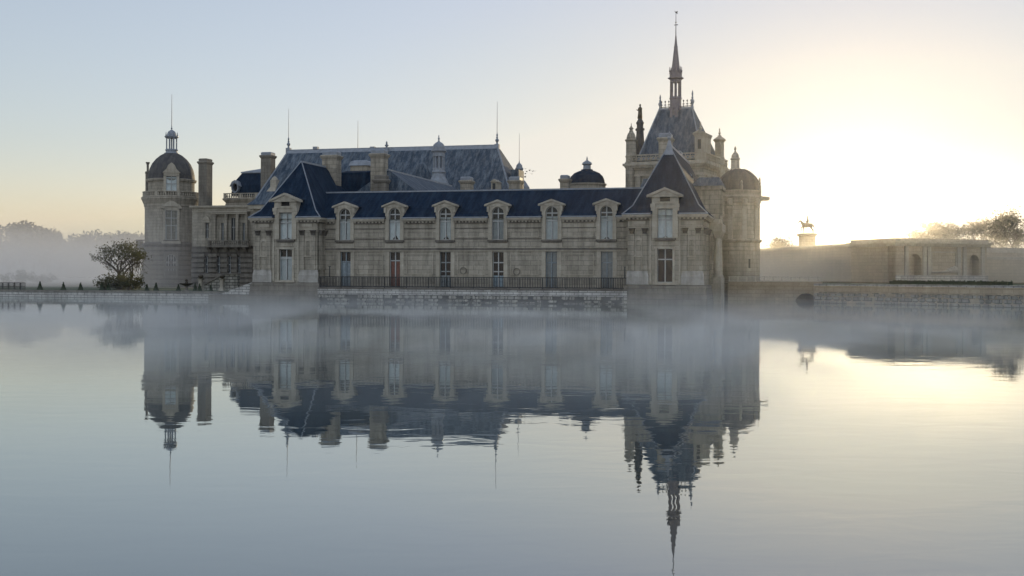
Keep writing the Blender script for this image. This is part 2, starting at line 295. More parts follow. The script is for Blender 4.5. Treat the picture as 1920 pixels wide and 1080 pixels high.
# ------------------------------------------------------------------ shared building pieces
def window(root, par, x0, x1, z0, z1, y, tf=None, kind='dark', trans=(.68,), cols=2, arch=False, name='window', sill=None, fm=None, rec=.22, curtain=None):
    """glass sheet with dark room behind; sub-parts frame, curtain, door panel"""
    xc = (x0 + x1) / 2; r = (x1 - x0) / 2; zs = z1 - r if arch else z1; H = z1 - z0
    def outline(rr, n=10):
        if not arch: return [(xc - rr, z0), (xc + rr, z0), (xc + rr, z1), (xc - rr, z1)]
        return [(xc - rr, z0), (xc + rr, z0)] + [(xc + rr * math.cos(math.pi * k / n), zs + rr * math.sin(math.pi * k / n)) for k in range(n + 1)]
    g = MB(); g.tf = tf; p = outline(r - .01)
    g.add([(x, y + rec, z) for x, z in p], [tuple(range(len(p)))])
    if kind != 'dark':
        g.cur = 1; g.add([(x, y + rec + .18, z) for x, z in p], [tuple(range(len(p)))])
    wn = g.build(name, [GLASSD if kind == 'dark' else GLASS, DARK], root, par)
    f = MB(); f.tf = tf; t = .055 if r > .4 else .04; fy0, fy1 = y + rec - .07, y + rec - .004
    f.box(x0, x0 + t, fy0, fy1, z0, zs); f.box(x1 - t, x1, fy0, fy1, z0, zs); f.box(x0 + t, x1 - t, fy0, fy1, z0, z0 + t)
    if arch:
        for k in range(10):
            a0, a1 = math.pi * k / 10, math.pi * (k + 1) / 10
            f.slab([(xc + q * math.cos(a), zs + q * math.sin(a)) for q, a in ((r, a0), (r, a1), (r - t, a1), (r - t, a0))], fy0, fy1)
    else: f.box(x0 + t, x1 - t, fy0, fy1, z1 - t, z1)
    for k in range(1, cols):
        xm = x0 + (x1 - x0) * k / cols; f.box(xm - t * .9, xm + t * .9, fy0 - .03, fy1 - .01, z0 + t, z1 - t)
    for q in trans:
        zq = z0 + H * q; f.box(x0 + t, x1 - t, fy0 - .02, fy1 - .006, zq - t, zq + t)
    f.build('frame', fm or FRAMEM, root, wn)
    if kind == 'curtain':
        cu = MB(); cu.tf = tf; top = curtain[0] if curtain else .93; n = 9
        for half in (0, 1):
            a = x0 + .03 if half == 0 else xc + .06; b = xc - .06 if half == 0 else x1 - .03
            vs = []; zt = z0 + (zs - z0 if arch else H) * top
            for k in range(n + 1):
                x = a + (b - a) * k / n; yy = y + rec + .06 + (.035 if k % 2 else 0)
                q = (k / n if half == 0 else 1 - k / n)
                dz = curtain[1] * max(0, q - .45) * 2 * H if curtain else 0
                vs += [(x, yy, z0 + .03 + dz * .5), (x, yy, zt)]
            cu.add(vs, [(2 * k, 2 * k + 2, 2 * k + 3, 2 * k + 1) for k in range(n)])
        cu.build('curtain', CURT if not curtain or len(curtain) < 3 else curtain[2], root, wn)
    if kind in ('red', 'blue', 'half', 'halfg'):
        d = MB(); d.tf = tf; top = z0 + H * (trans[0] if kind[:4] != 'half' else .36)
        for a, b in ((x0 + .06, xc - .05), (xc + .05, x1 - .06)):
            d.box(a, b, y + rec + .01, y + rec + .05, z0 + .04, top - .06)
            d.box(a + .08, b - .08, y + rec - .012, y + rec + .012, z0 + .15, z0 + (top - z0) * .42); d.box(a + .08, b - .08, y + rec - .012, y + rec + .012, z0 + (top - z0) * .5, top - .15)
        d.build('shutter' if kind == 'red' else 'door_panel', {'red': REDP, 'blue': BLUEP, 'half': LBLUE, 'halfg': GREYP}[kind], root, wn)
    if sill:
        q = MB(); q.tf = tf; q.box(x0 - sill, x1 + sill, y - .22, y + .05, z0 - .2, z0 - .02); q.box(x0 - sill + .1, x1 + sill - .1, y - .14, y + .05, z0 - .3, z0 - .2)
        q.build('sill', SOOT_SHADE, root, wn)
    return wn
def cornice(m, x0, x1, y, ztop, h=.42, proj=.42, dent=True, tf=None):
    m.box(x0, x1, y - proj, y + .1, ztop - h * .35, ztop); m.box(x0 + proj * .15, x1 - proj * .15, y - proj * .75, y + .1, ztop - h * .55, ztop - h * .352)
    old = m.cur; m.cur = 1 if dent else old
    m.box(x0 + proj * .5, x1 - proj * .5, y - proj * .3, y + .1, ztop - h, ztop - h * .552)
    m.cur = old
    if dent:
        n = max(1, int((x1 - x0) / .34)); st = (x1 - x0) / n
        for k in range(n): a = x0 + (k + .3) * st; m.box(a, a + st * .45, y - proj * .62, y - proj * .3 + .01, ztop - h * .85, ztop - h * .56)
def panel_frame(m, x0, x1, z0, z1, y, t=.07, p=.05):
    m.box(x0, x1, y - p, y + .02, z1 - t, z1); m.box(x0, x1, y - p, y + .02, z0, z0 + t); m.box(x0, x0 + t, y - p, y + .02, z0 + t, z1 - t); m.box(x1 - t, x1, y - p, y + .02, z0 + t, z1 - t)
def pediment(m, xc, hw, z0, h, y0, y1, t=.16):
    """raking mouldings, tympanum and horizontal bed"""
    m.slab([(xc - hw + .1, z0), (xc + hw - .1, z0), (xc, z0 + h - t * .8)], y0 + .14, y1)
    for sg in (-1, 1):
        m.slab([(xc + sg * hw, z0 - .02), (xc + sg * (hw - .02), z0 + t), (xc, z0 + h + t * .5), (xc, z0 + h - t * .7)], y0, y1)
def capital(m, x, y, z0, z1, w, d=.2):
    h = z1 - z0
    m.box(x - w * .5, x + w * .5, y - d * .6, y + .05, z0, z0 + h * .12)
    for k, (q, e) in enumerate(((.12, .50), (.40, .56), (.66, .64))):
        for j in range(4):
            a = x - w * e + 2 * w * e * j / 4; b = a + 2 * w * e / 4 * .8
            m.stack([(a + .02, b - .02, y - d * .7, y + .05, z0 + h * q), (a - .01, b + .01, y - d * (1.0 + .25 * k), y + .05, z0 + h * (q + .26))])
    m.box(x - w * .72, x + w * .72, y - d * 1.6, y + .05, z0 + h * .9, z1)
def chimney(root, par, x0, x1, y0, y1, z0, z1, mat=None, cap='lead'):
    m = MB(); m.box(x0, x1, y0, y1, z0, z1 - .55)
    for k in range(1, 3): xx = x0 + (x1 - x0) * k / 3; m.box(xx - .05, xx + .05, y0 - .05, y0 + .02, z0, z1 - 1.0)
    m.stack([(x0, x1, y0, y1, z1 - .95), (x0 - .16, x1 + .16, y0 - .16, y1 + .16, z1 - .7), (x0 - .2, x1 + .2, y0 - .2, y1 + .2, z1 - .55), (x0 - .08, x1 + .08, y0 - .08, y1 + .08, z1 - .45)])
    m.cur = 1
    m.stack([(x0 + .02, x1 - .02, y0 + .02, y1 - .02, z1 - .449), (x0, x1, y0, y1, z1 - .12), (x0 + .12, x1 - .12, y0 + .12, y1 - .12, z1)])
    return m.build('chimney', [mat or TRIM, LEAD if cap == 'lead' else RUST], root, par)
def finial(m, x, y, z0, h, r):
    m.lathe(x, y, [(r * .9, z0), (r * .5, z0 + h * .1), (r * .5, z0 + h * .2), (r * 1.0, z0 + h * .32), (r * .9, z0 + h * .42), (r * .35, z0 + h * .52), (r * .6, z0 + h * .6), (r * .3, z0 + h * .68), (r * .5, z0 + h * .8), (r * .1, z0 + h)], 10)
def rod(m, x, y, z0, z1, r=.035): m.tube((x, y, z0), (x, y, z1), r * 1.5, r * .7, 5)
def balustrade(m, p, q, z0, h=.9, step=.4, t=.16):
    p = Vector(p); q = Vector(q); d = q - p; L = d.length; d /= L; n = Vector((-d.y, d.x))
    old = m.tf
    def tf(u, v, z): return (p.x + d.x * u + n.x * v, p.y + d.y * u + n.y * v, z)
    m.tf = tf; m.box(0, L, -t, t, z0, z0 + h * .15); m.box(0, L, -t, t, z0 + h * .85, z0 + h)
    k = max(1, round(L / step))
    for i in range(k):
        u = (i + .5) * L / k; e = min(.11, step * .28)
        if i % 7 == 0: m.box(u - e * 1.6, u + e * 1.6, -t * .95, t * .95, z0 + h * .15, z0 + h * .85)
        else: m.stack([(u - e * .55, u + e * .55, -e * .55, e * .55, z0 + h * .15), (u - e, u + e, -e, e, z0 + h * .4), (u - e * .45, u + e * .45, -e * .45, e * .45, z0 + h * .72), (u - e * .7, u + e * .7, -e * .7, e * .7, z0 + h * .85)])
    m.tf = old
# ================================================================== the long front wing
WX0, WX1 = X(606, 0), X(1178, 0)
def z0_(py): return Z(py, 0, 890)
EAVE, CORB, BELT = z0_(410), z0_(420), z0_(468)
RIDGE = z0_(351.5)
TER = z0_(541)
wing = thing('gallery_wing', 'long low stone wing with six arched dormers under a dark blue slate roof', 'palace wing', ((WX0 + WX1) / 2, 4, TER))
DPX = [647, 740, 835, 933.5, 1034.5, 1137]; DX = [X(p, 0) for p in DPX]; DOORX = [X(p, 0) for p in (648, 740.5, 835, 934, 1034, 1138)]
DWH, DBH = .60, .98                       # half widths: dormer window, dormer body
WZ0, WZ1 = z0_(449.5), z0_(388.5); DZ1 = z0_(472); DZ0 = TER + .08
holes = [(x - DWH, x + DWH, WZ0, EAVE, ) for x in DX] + [(x - .57, x + .57, DZ0, DZ1) for x in DOORX]
OC = [(X(869, 0), z0_(507.5)), (X(969, 0), z0_(509))]
m = MB(); m.sheet(WX0, WX1, -.2, EAVE, 0, holes, .5)
m.box(WX0, WX1, .55, 9, -.2, EAVE - .3); m.cur = 0
m.build('wall', STONE, wing)
xs = [WX0 + .25] + [v for x in DX for v in (x - DBH, x + DBH)] + [WX1 - .25]
for k in range(0, len(xs), 2):
    a, b = xs[k], xs[k + 1]; m = MB(); cornice(m, a, b, 0, EAVE + .05, .5, .45)
    m.cur = 1; m.box(a, b, -.05, .03, z0_(429), z0_(427.6)); m.box(a, b, -.07, .03, z0_(448.5), z0_(446.6)); m.cur = 0
    if b - a > 1.2: panel_frame(m, a + .3, b - .3, z0_(444.5), z0_(431.5), 0, .07, .035)
    m.build('cornice', [TRIM, SOOT_SHADE], wing)
m = MB(); m.box(WX0 + .1, WX1 - .1, -.2, .02, BELT - .02, BELT + .14); m.build('belt_course', SOOT_SHADE, wing)
m = MB(); m.box(WX0 + .1, WX1 - .1, -.12, .02, BELT - .18, BELT - .022)
for x in DOORX:                          # flat strips beside each door and below each dormer
    for sg in (-1, 1):
        a = x + sg * .57; b = x + sg * .98; m.box(min(a, b), max(a, b), -.055, .03, DZ0, BELT - .19)
for x in DX: m.box(x - 1.02, x + 1.02, -.06, .03, BELT + .17, WZ0 - .32)
for k in range(len(DOORX) - 1): panel_frame(m, DOORX[k] + 1.25, DOORX[k + 1] - 1.25, z0_(515), z0_(475), 0, .08, .045)
for k in range(0, len(DOORX) - 1): m.box(DOORX[k] + 1.0, DOORX[k + 1] - 1.0, -.06, .03, TER, TER + .45)
m.build('panel_moulding', TRIM, wing)
for ox, oz in OC:
    m = MB(); vs = []
    for k in range(20):
        a0, a1 = 2 * math.pi * k / 20, 2 * math.pi * (k + 1) / 20
        m.slab([(ox + q * math.cos(a), oz + q * math.sin(a)) for q, a in ((.345, a0), (.345, a1), (.29, a1), (.29, a0))], -.12, .02)
    m.cur = 1; m.add([(ox + .29 * math.cos(2 * math.pi * k / 20), -.006, oz + .29 * math.sin(2 * math.pi * k / 20)) for k in range(20)], [tuple(range(20))])
    m.build('oculus', [RUST, STONE], wing)
# roof with ridge capping
m = MB(); RY = 4.2
sl_ = (RIDGE - EAVE - .55) / (RY - .15); ys = .62; zs_ = EAVE + .55 + (ys - .15) * sl_
m.stack([(WX0 - 3, WX1 + 3.4, ys, 9.2, EAVE - .2), (WX0 - 3, WX1 + 3.4, ys, 8.9, zs_), (WX0 - 3, WX1 + 3.4, RY, RY + .3, RIDGE)])
for k in range(0, len(xs), 2):
    a, b = xs[k] - (3 if k == 0 else .06), xs[k + 1] + (3 if k == len(xs) - 2 else .06)
    m.add([(x, y, z) for x in (a, b) for y, z in ((-.45, EAVE + .06), (.15, EAVE + .55), (ys, zs_), (ys, EAVE - .1), (-.45, EAVE + .055))], [(0, 1, 6, 5), (1, 2, 7, 6), (4, 0, 5, 9), (0, 4, 3, 2, 1), (5, 6, 7, 8, 9)])
    m.cur = 1; m.box(a, b, -.52, -.40, EAVE + .06, EAVE + .17); m.cur = 0
m.cur = 1; m.box(WX0 - 2, WX1 + 2.4, RY - .14, RY + .44, RIDGE - .05, RIDGE + .1)
m.build('roof', [SLATE, LEAD], wing)
# dormers
PZ = z0_(387); PH = z0_(376.5) - PZ
cur = {0: (.82, .0), 1: (.8, .25), 2: (.86, .2), 3: (.8, 0, CURT2), 4: (.86, .0), 5: (.86, .12)}
for i, x in enumerate(DX):
    m = MB(); zs = WZ1 - DWH; yb = 3.0
    for sg in (-1, 1):
        a, b = sorted((x + sg * DWH, x + sg * DBH)); m.box(a, b, -.12, .5, WZ0 - .02, zs)
        m.box(min(x + sg * DBH, x + sg * (DBH - .25)), max(x + sg * DBH, x + sg * (DBH - .25)), .5, yb, EAVE - .3, PZ + .1)
        m.box(*sorted((x + sg * (DBH - .14), x + sg * (DBH + .1))), -.24, .1, PZ - .55, PZ - .02)       # consoles
    m.arch_spandrel(x, DWH, zs, PZ + .02, DBH, -.12, .5)
    for k in range(10):
        a0, a1 = math.pi * k / 10, math.pi * (k + 1) / 10
        m.slab([(x + q * math.cos(a), zs + q * math.sin(a)) for q, a in ((DWH + .14, a0), (DWH + .14, a1), (DWH + .01, a1), (DWH + .01, a0))], -.18, -.1)
    pediment(m, x, DBH + .34, PZ, PH, -.36, .3)
    d = m.build('dormer', TRIM, wing)
    m = MB(); hw = DBH + .25
    for sg in (-1, 1): m.slab([(x, PZ + PH + .16), (x + sg * hw, PZ + .16), (x + sg * hw, PZ + .08), (x, PZ + PH + .05)], .301, yb + .6)
    m.build('dormer_roof', [SLATE], wing, d)
    window(wing, d, x - DWH, x + DWH, WZ0, WZ1, 0, kind='curtain', trans=(.40 + .17, .80), arch=True, sill=.42, curtain=cur[i], name='dormer_window')
kinds = [('blue', (.72,)), ('red', (.75,)), ('halfg', (.70, .45)), ('half', (.70, .45)), ('curtain', (.70,)), ('curtain', (.70,))]
for i, x in enumerate(DOORX):
    k, tr = kinds[i]
    wd = window(wing, None, x - .57, x + .57, DZ0, DZ1, 0, kind=k, trans=tr, name='door', rec=.28, fm=[BLUEP, FRAMEM, GREYP, FRAMEM, BLUEP, BLUEP][i], curtain=(.98, 0, CURT2))
    wd['label'] = ['blue grey panelled door', 'red shuttered door', 'glazed door with grey lower panels', 'dark glazed door with pale blue lower panels', 'curtained door', 'grey curtained door'][i]
# ================================================================== front corner pavilions
def pavilion(name_label, px0, px1, back, apz, apy, ridge_back, lead_top, dark_attic, lower_kind, curt_up, seed):
    yf = -1.7; pxm = (px0 + px1) / 2
    x0, x1 = X(px0, yf), X(px1, yf); xc = (x0 + x1) / 2; hw = (x1 - x0) / 2
    def zp(py): return Z(py, yf, 1247)      # heights are read on the larger pavilion and shared
    ev = zp(404); cb = zp(413); wz0, wz1 = zp(446), zp(391); dz0, dz1 = zp(529.5), zp(466); pod = zp(518); pl = zp(508)
    root = thing('corner_pavilion', name_label, 'pavilion', (xc, yf + 4, 0))
    ww, dw, bh = .70, .72, 1.22
    m = MB(); m.sheet(x0, x1, -.3, ev, yf, [(xc - ww, xc + ww, wz0, ev), (xc - dw, xc + dw, dz0, dz1)], .55)
    m.box(x0 + .001, x1 - .001, yf + .6, back, -.3, ev - .2)
    m.sheet(x0, x1, ev, ev + .001, yf)
    m.build('wall', STONE, root)
    m = MB()
    m.stack([(x0 - .45, x1 + .45, yf - .45, back, -.3), (x0 - .42, x1 + .42, yf - .42, back, zp(560)), (x0 - .3, x1 + .3, yf - .3, back, zp(541)), (x0 - .3, x1 + .3, yf - .3, back, zp(537)), (x0 - .12, x1 + .12, yf - .12, back, zp(534))])
    m.build('plinth', RUST, root)
    for a, b in ((x0 - .12, xc - bh - .28), (xc + bh + .28, x1 + .12)):         # pale podium blocks under the pilasters
        m = MB(); m.box(a, b, yf - .2, yf + .02, zp(533.8), pod); m.stack([(a, b, yf - .2, yf + .02, pod), (a + .1, b - .1, yf - .1, yf + .02, pl)])
        m.build('podium', CHALK, root)
    m = MB()
    for a, b in ((x0 - .02, xc - bh + .02), (xc + bh - .02, x1 + .02)):
        m = MB(); cornice(m, a, b, yf, ev + .08, .5, .5); m.box(a + .05, b - .05, yf - .1, yf + .02, zp(428), zp(426)); m.box(a + .05, b - .05, yf - .06, yf + .02, zp(424), zp(422.5))
        mid = (a + b) / 2; m.box(mid - .55, mid + .55, yf - .12, yf + .02, zp(421), zp(414.5)); m.build('cornice', [TRIM, SOOT_SHADE], root)
    # right and left returns of the cornice
    for sg, xx in ((1, x1), (-1, x0)):
        def tf(u, v, z, sg=sg, xx=xx): return (xx - sg * v, yf + u, z)
        m = MB(); m.tf = tf; cornice(m, -.5, 3.2 if sg < 0 else back - yf, 0, ev + .08, .5, .5, dent=True); m.build('cornice', [TRIM, SOOT_SHADE], root)
    # pilasters: two pairs on the front, one on the visible return
    pw = .42; caps = (zp(438), zp(427.5))
    for x in (x0 + .42, x0 + 1.62, x1 - 1.62, x1 - .42):
        m = MB(); m.box(x - pw * .5, x + pw * .5, yf - .14, yf + .02, pl + .2, caps[0]); m.box(x - pw * .62, x + pw * .62, yf - .2, yf + .02, pl, pl + .2)
        p = m.build('pilaster', STONE, root)
        m = MB(); capital(m, x, yf - .1, caps[0], caps[1], pw); m.build('capital', SOOT_SHADE, root, p)
    for x in (x1,):
        for yy in ((yf + .5, yf + 1.5) if px0 < 900 else (yf + .5, yf + 1.6, yf + 4.2, yf + 5.4, yf + 8, yf + 9.2)):
            def tf(u, v, z, yy=yy): return (x1 - v, yy + u, z)
            m = MB(); m.tf = tf; m.box(-pw * .5, pw * .5, -.14, .02, pl + .2, caps[0]); m.box(-pw * .62, pw * .62, -.2, .02, pl, pl + .2)
            p = m.build('pilaster', STONE, root)
            m = MB(); m.tf = tf; capital(m, 0, -.1, caps[0], caps[1], pw); m.build('capital', SOOT_SHADE, root, p)
    for x in (x0 + 1.02, x1 - 1.02):                                            # arched niches with panels above and below
        m = MB(); r = .25; zt = zp(450); zb = zp(479)
        m.arch_spandrel(x, r, zt - r, zt + .16, .36, yf - .09, yf + .02); m.box(x - .36, x - r, yf - .09, yf + .02, zb, zt - r); m.box(x + r, x + .36, yf - .09, yf + .02, zb, zt - r)
        m.box(x - .42, x + .42, yf - .16, yf + .02, zb - .14, zb)
        panel_frame(m, x - .33, x + .33, zp(446.5), zp(429), yf, .05, .04); panel_frame(m, x - .33, x + .33, zp(507), zp(484.5), yf, .05, .05)
        m.build('niche', TRIM, root)
    # centre bay: projecting strip, tall dormer, french window
    m = MB()
    for sg in (-1, 1): m.box(*sorted((xc + sg * ww, xc + sg * (ww + .22))), yf - .1, yf + .03, wz0, ev); m.box(*sorted((xc + sg * dw, xc + sg * (dw + .2))), yf - .1, yf + .03, dz0, dz1)
    m.box(xc - dw - .3, xc + dw + .3, yf - .13, yf + .03, dz1, dz1 + .16); panel_frame(m, xc - .7, xc + .7, dz1 + .3, dz1 + .78, yf, .06, .06)
    m.box(xc - dw - .32, xc + dw + .32, yf - .3, yf + .03, dz0 - .22, dz0)
    for sg in (-1, 1): m.box(*sorted((xc + sg * (bh + .06), xc + sg * (bh + .22))), yf - .07, yf + .03, dz0 - .1, cb)
    m.build('window_surround', TRIM, root)
    lk, lt, lc = lower_kind
    window(root, None, xc - dw, xc + dw, dz0, dz1, yf, kind=lk, trans=lt, name='french_window', rec=.3, curtain=lc)
    m = MB(); pz = zp(369.5); ph = zp(353.5) - pz; az0, az1 = zp(378), zp(366); aw = .47
    yb = yf + 3.2
    for sg in (-1, 1):
        m.box(*sorted((xc + sg * ww, xc + sg * bh)), yf - .16, yf + .5, wz0, pz); m.box(*sorted((xc + sg * (bh - .02), xc + sg * (bh - .3))), yf + .5, yb, ev - .2, pz)
        m.box(*sorted((xc + sg * (bh - .34), xc + sg * (bh + .12))), yf - .34, yf - .155, zp(389), zp(382)); m.box(*sorted((xc + sg * (bh - .3), xc + sg * (bh + .08))), yf - .26, yf - .155, zp(395), zp(389) - .002)
        m.box(*sorted((xc + sg * aw, xc + sg * (ww))), yf - .16, yf + .5, wz1, pz)
    m.box(xc - aw, xc + aw, yf - .16, yf + .5, wz1, az0); m.box(xc - aw, xc + aw, yf - .16, yf + .5, az1, pz)
    m.box(xc - bh, xc + bh, yf - .26, yf - .155, zp(382), zp(379.8)); panel_frame(m, xc - aw - .12, xc + aw + .12, az0 - .12, az1 + .1, yf - .16, .1, .06)
    pediment(m, xc, bh + .46, pz, ph, yf - .5, yf + .3, .2)
    d = m.build('dormer', TRIM, root)
    window(root, d, xc - ww, xc + ww, wz0, wz1, yf, kind='curtain', trans=(.62,), sill=.3, rec=.3, curtain=curt_up, name='dormer_window')
    m = MB(); m.add([(xc - aw, yf, az0), (xc + aw, yf, az0), (xc + aw, yf, az1), (xc - aw, yf, az1)], [(0, 1, 2, 3)]); m.build('attic_opening', DARK if dark_attic else BRONZE, root, d)
    m = MB()
    for sg in (-1, 1): m.slab([(xc, pz + ph + .24), (xc + sg * (bh + .38), pz + .26), (xc + sg * (bh + .38), pz + .16), (xc, pz + ph + .1)], yf + .301, yb + .8)
    m.build('dormer_roof', SLATE, root, d)
    # steep roof, bell-cast eaves, ridge running back
    ov = .5; mid = ev + (apz - ev) * .2
    m = MB(); k = .24
    z1_ = ev + (apz - ev) * .14; y1_ = yf + (apy - yf) * .12; ia, ib = x0 + hw * .12, x1 - hw * .12
    m.stack([(x0 - ov, xc - bh + .05, yf - ov, back + .4, ev + .09), (ia, xc - bh + .05, y1_, back - .2, z1_)])
    m.stack([(xc + bh - .05, x1 + ov, yf - ov, back + .4, ev + .09), (xc + bh - .05, ib, y1_, back - .2, z1_)])
    m.box(xc - bh + .051, xc + bh - .051, yf + .62, back - .2, ev + .05, z1_ - .01)
    m.stack([(ia, ib, y1_, back - .2, z1_), (x0 + hw * .98, x1 - hw * .98, apy, ridge_back, apz)])
    m.cur = 1
    for sg, xx in ((1, x1), (-1, x0)):
        m.tube((xx + sg * ov - sg * .05, yf - ov + .05, ev + .16), (xx - sg * hw * .12, yf + (apy - yf) * .12, ev + (apz - ev) * .14 + .03), .06, .06, 5)
        m.tube((xx - sg * hw * .12, yf + (apy - yf) * .12, ev + (apz - ev) * .14 + .03), (xc, apy, apz + .05), .06, .06, 5)
    m.box(xc - .16, xc + .16, apy, ridge_back, apz - .12, apz + .07)
    for a, b in ((x0 - ov, xc - bh - .1), (xc + bh + .1, x1 + ov)): m.box(a, b, yf - ov - .06, yf - ov + .1, ev + .1, ev + .22)
    if lead_top:
        m.stack([(xc - .42, xc + .42, apy - .5, apy + .5, apz - 1.0), (xc - .12, xc + .12, apy - .12, apy + .12, apz + .35)])
        finial(m, xc, apy, apz + .3, 1.0, .2)
    r = m.build('roof', [SLATE, LEAD], root)
    return root, xc, x0, x1, ev, r
LP = pavilion('left front pavilion, curtained tall windows and steep blunt slate roof with a pale chimney behind', 477.5, 595.5, 13, 14.45, 1.9, 7.8, False, True, ('curtain', (.74, .70), (.70, .0, CURT)), (.97, .1), 1)
RP = pavilion('front pavilion nearest the sun, steep pointed slate roof with finial and brown blank lower window', 1177, 1318, 26, 15.2, 1.4, 20, True, False, ('dark', (.68,), None), (.97, .08), 2)
# pale square chimney at the back of the left pavilion
x0, zt = loc(604, 283, 8.2); x1 = X(634, 8.2); chimney(LP[0], LP[5], x0, x1 - .25, 8.2, 9.6, 10, zt, STONE)
# small chimneys and roof hatches on the right slope of the right pavilion
for px, py, ly in ((1278.5, 317, 8.5), (1290, 325, 11)):
    x, z = loc(px, py, ly); chimney(RP[0], RP[5], x - .35, x + .35, ly - .4, ly + .4, z - 2.2, z, LEAD)
x, z = loc(1245, 249, 9); chimney(RP[0], RP[5], X(1234, 9), X(1258, 9), 9, 10.2, 12, z, STONE)
x, z = loc(1277, 282, 16); chimney(RP[0], RP[5], X(1266, 16), X(1277, 16), 16, 17.4, 11, z, STONE)
# ================================================================== entrance portal on the court side of the right pavilion
px1 = RP[3]; root = thing('entrance_portal', 'columned stone entrance bay projecting from the sunward side of the pointed-roof pavilion', 'portal', (px1 + 1, 9, TZ))
m = MB(); PB = 8.0; z_c = Z(413, 8, 1340); m.box(px1 + .05, px1 + .34, PB - 2.4, PB + 2.4, 0, z_c - 1.2); m.build('wall', STONE, root)
m = MB(); m.box(px1 + .05, px1 + 1.25, PB - 2.6, PB + 2.6, z_c - 1.2, z_c - .45); m.box(px1 + .05, px1 + .95, PB - 3.0, PB + 3.0, z_c - .448, z_c); m.box(px1 + .05, px1 + .5, PB - 2.4, PB + 2.4, z_c + .002, z_c + .5)
m.build('entablature', TRIM, root)
for yy in (PB - 2, PB - .8, PB + .8, PB + 2):
    m = MB(); zc0 = Z(520, 8, 1335); m.box(px1 + .35, px1 + 1.15, yy - .4, yy + .4, -.2, zc0)
    m.lathe(px1 + .72, yy, [(.36, zc0), (.36, zc0 + .2), (.28, zc0 + .3), (.26, zc0 + 1.8), (.22, z_c - 1.9), (.3, z_c - 1.8)], 14)
    m.stack([(px1 + .5, px1 + .95, yy - .25, yy + .25, z_c - 1.8), (px1 + .35, px1 + 1.15, yy - .4, yy + .4, z_c - 1.3), (px1 + .35, px1 + 1.15, yy - .4, yy + .4, z_c - 1.2)])
    m.build('column', TRIM, root)
zu = Z(353, 10, 1330); m = MB(); m.box(px1 - 1.6, px1 + 1.0, PB - 1.6, PB + 2.2, z_c - .5, zu - .4); m.box(px1 - 1.8, px1 + 1.25, PB - 1.8, PB + 2.4, zu - .4, zu - .05)
for yy in (PB - 1.2, PB + 1.2): m.box(px1 + 1.0, px1 + 1.2, yy - .2, yy + .2, z_c + .4, zu - .5)
for u in (-1.2, .6): m.box(px1 + u, px1 + u + .3, PB - 1.75, PB - 1.59, z_c + .4, zu - .5)
m.build('attic_storey', STONE, root)
m = MB(); m.stack([(px1 - 1.9, px1 + 1.3, PB - 1.9, PB + 2.5, zu - .05), (px1 - 1.2, px1 + .8, PB - .6, PB + 1.8, zu + .9)]); m.build('roof', SLATE2, root)
# ================================================================== terrace in front of the wing
TX0, TX1 = X(596, -2.2), X(1176, -2.2); TYF = -2.2
root = thing('terrace_wall', 'low stone terrace rising from the lake in front of the wing, pale blocks above mossy rubble', 'terrace wall', ((TX0 + TX1) / 2, -1, 0))
zt = Z(541, TYF, 890); zb = Z(554, TYF, 890)
m = MB(); m.box(TX0, TX1, TYF + .08, -.02, -.3, zt - .15); m.build('wall', GAPBACK, root)
m = MB(); n = 14
for k in range(n):
    a = TX0 + (TX1 - TX0) * k / n; b = TX0 + (TX1 - TX0) * (k + 1) / n; m.box(a + .01, b - .01, TYF - .06, -.02, zt - .149, zt)
m.build('coping', SOOT_SHADE, root)  # dark stone colour paints the shade along the coping
random.seed(4)
m = MB(); m.box(TX0, TX1, TYF - .02, TYF + .079, zb, zt - .152); m.build('ashlar_band', PALE, root)
def stones(m, x0, x1, y, z0, z1, rng, size, gap):
    '''irregular facing stones, some missing'''
    z = z0
    while z < z1 - .05:
        h = rng.uniform(.22, .42) * size; x = x0
        while x < x1:
            wd = rng.uniform(.35, 1.0) * size
            if rng.random() > gap:
                n = rng.randint(6, 8); pts = []
                for k in range(n):
                    a = 2 * math.pi * (k + rng.uniform(-.25, .25)) / n; e = 1 / max(abs(math.cos(a)), abs(math.sin(a)))
                    q = .5 * min(e, 1.25) * rng.uniform(.82, 1.02); pts.append((min(max(x + wd * .5 + wd * q * math.cos(a), x0), x1), max(z0 - .1, min(z1, z + h * .5 + h * q * math.sin(a)))))
                d = rng.uniform(0, .16); m.slab(pts, y - d, y + .3)
            x += wd * 1.02
        z += h * 1.0
m = MB(); stones(m, TX0, TX1, TYF, -.15, zb, random.Random(4), .95, .32)
m.build('rubble_footing', RUBBLE, root)
root = thing('iron_railing', 'dark iron railing of thin upright bars along the front of the terrace', 'railing', ((TX0 + TX1) / 2, TYF + .25, zt))
zr = Z(519.8, TYF, 890); m = MB(); m.box(TX0 + .1, TX1 - .1, TYF + .2, TYF + .3, zr - .05, zr + .02); m.build('top_rail', IRON, root)
m = MB(); m.box(TX0 + .1, TX1 - .1, TYF + .22, TYF + .28, zt + .06, zt + .17); m.build('bottom_rail', IRON, root)
m = MB(); n = 190
for k in range(n):
    x = TX0 + .15 + (TX1 - TX0 - .3) * k / (n - 1); r = .027 if k % 14 else .045
    m.box(x - r, x + r, TYF + .25 - r, TYF + .25 + r, zt + (.17 if k % 14 else 0), zr - .05)
m.build('bar_panel', IRON, root)
for px in (616.5, 1171):
    m = MB(); x = X(px, TYF); m.tube((x, TYF + .25, zr + .003), (x, TYF + .25, zr + 1.0), .06, .05, 6); m.box(x - .1, x + .1, TYF + .16, TYF + .34, zr + 1.0, zr + 1.06); m.build('tall_post', IRON, root)
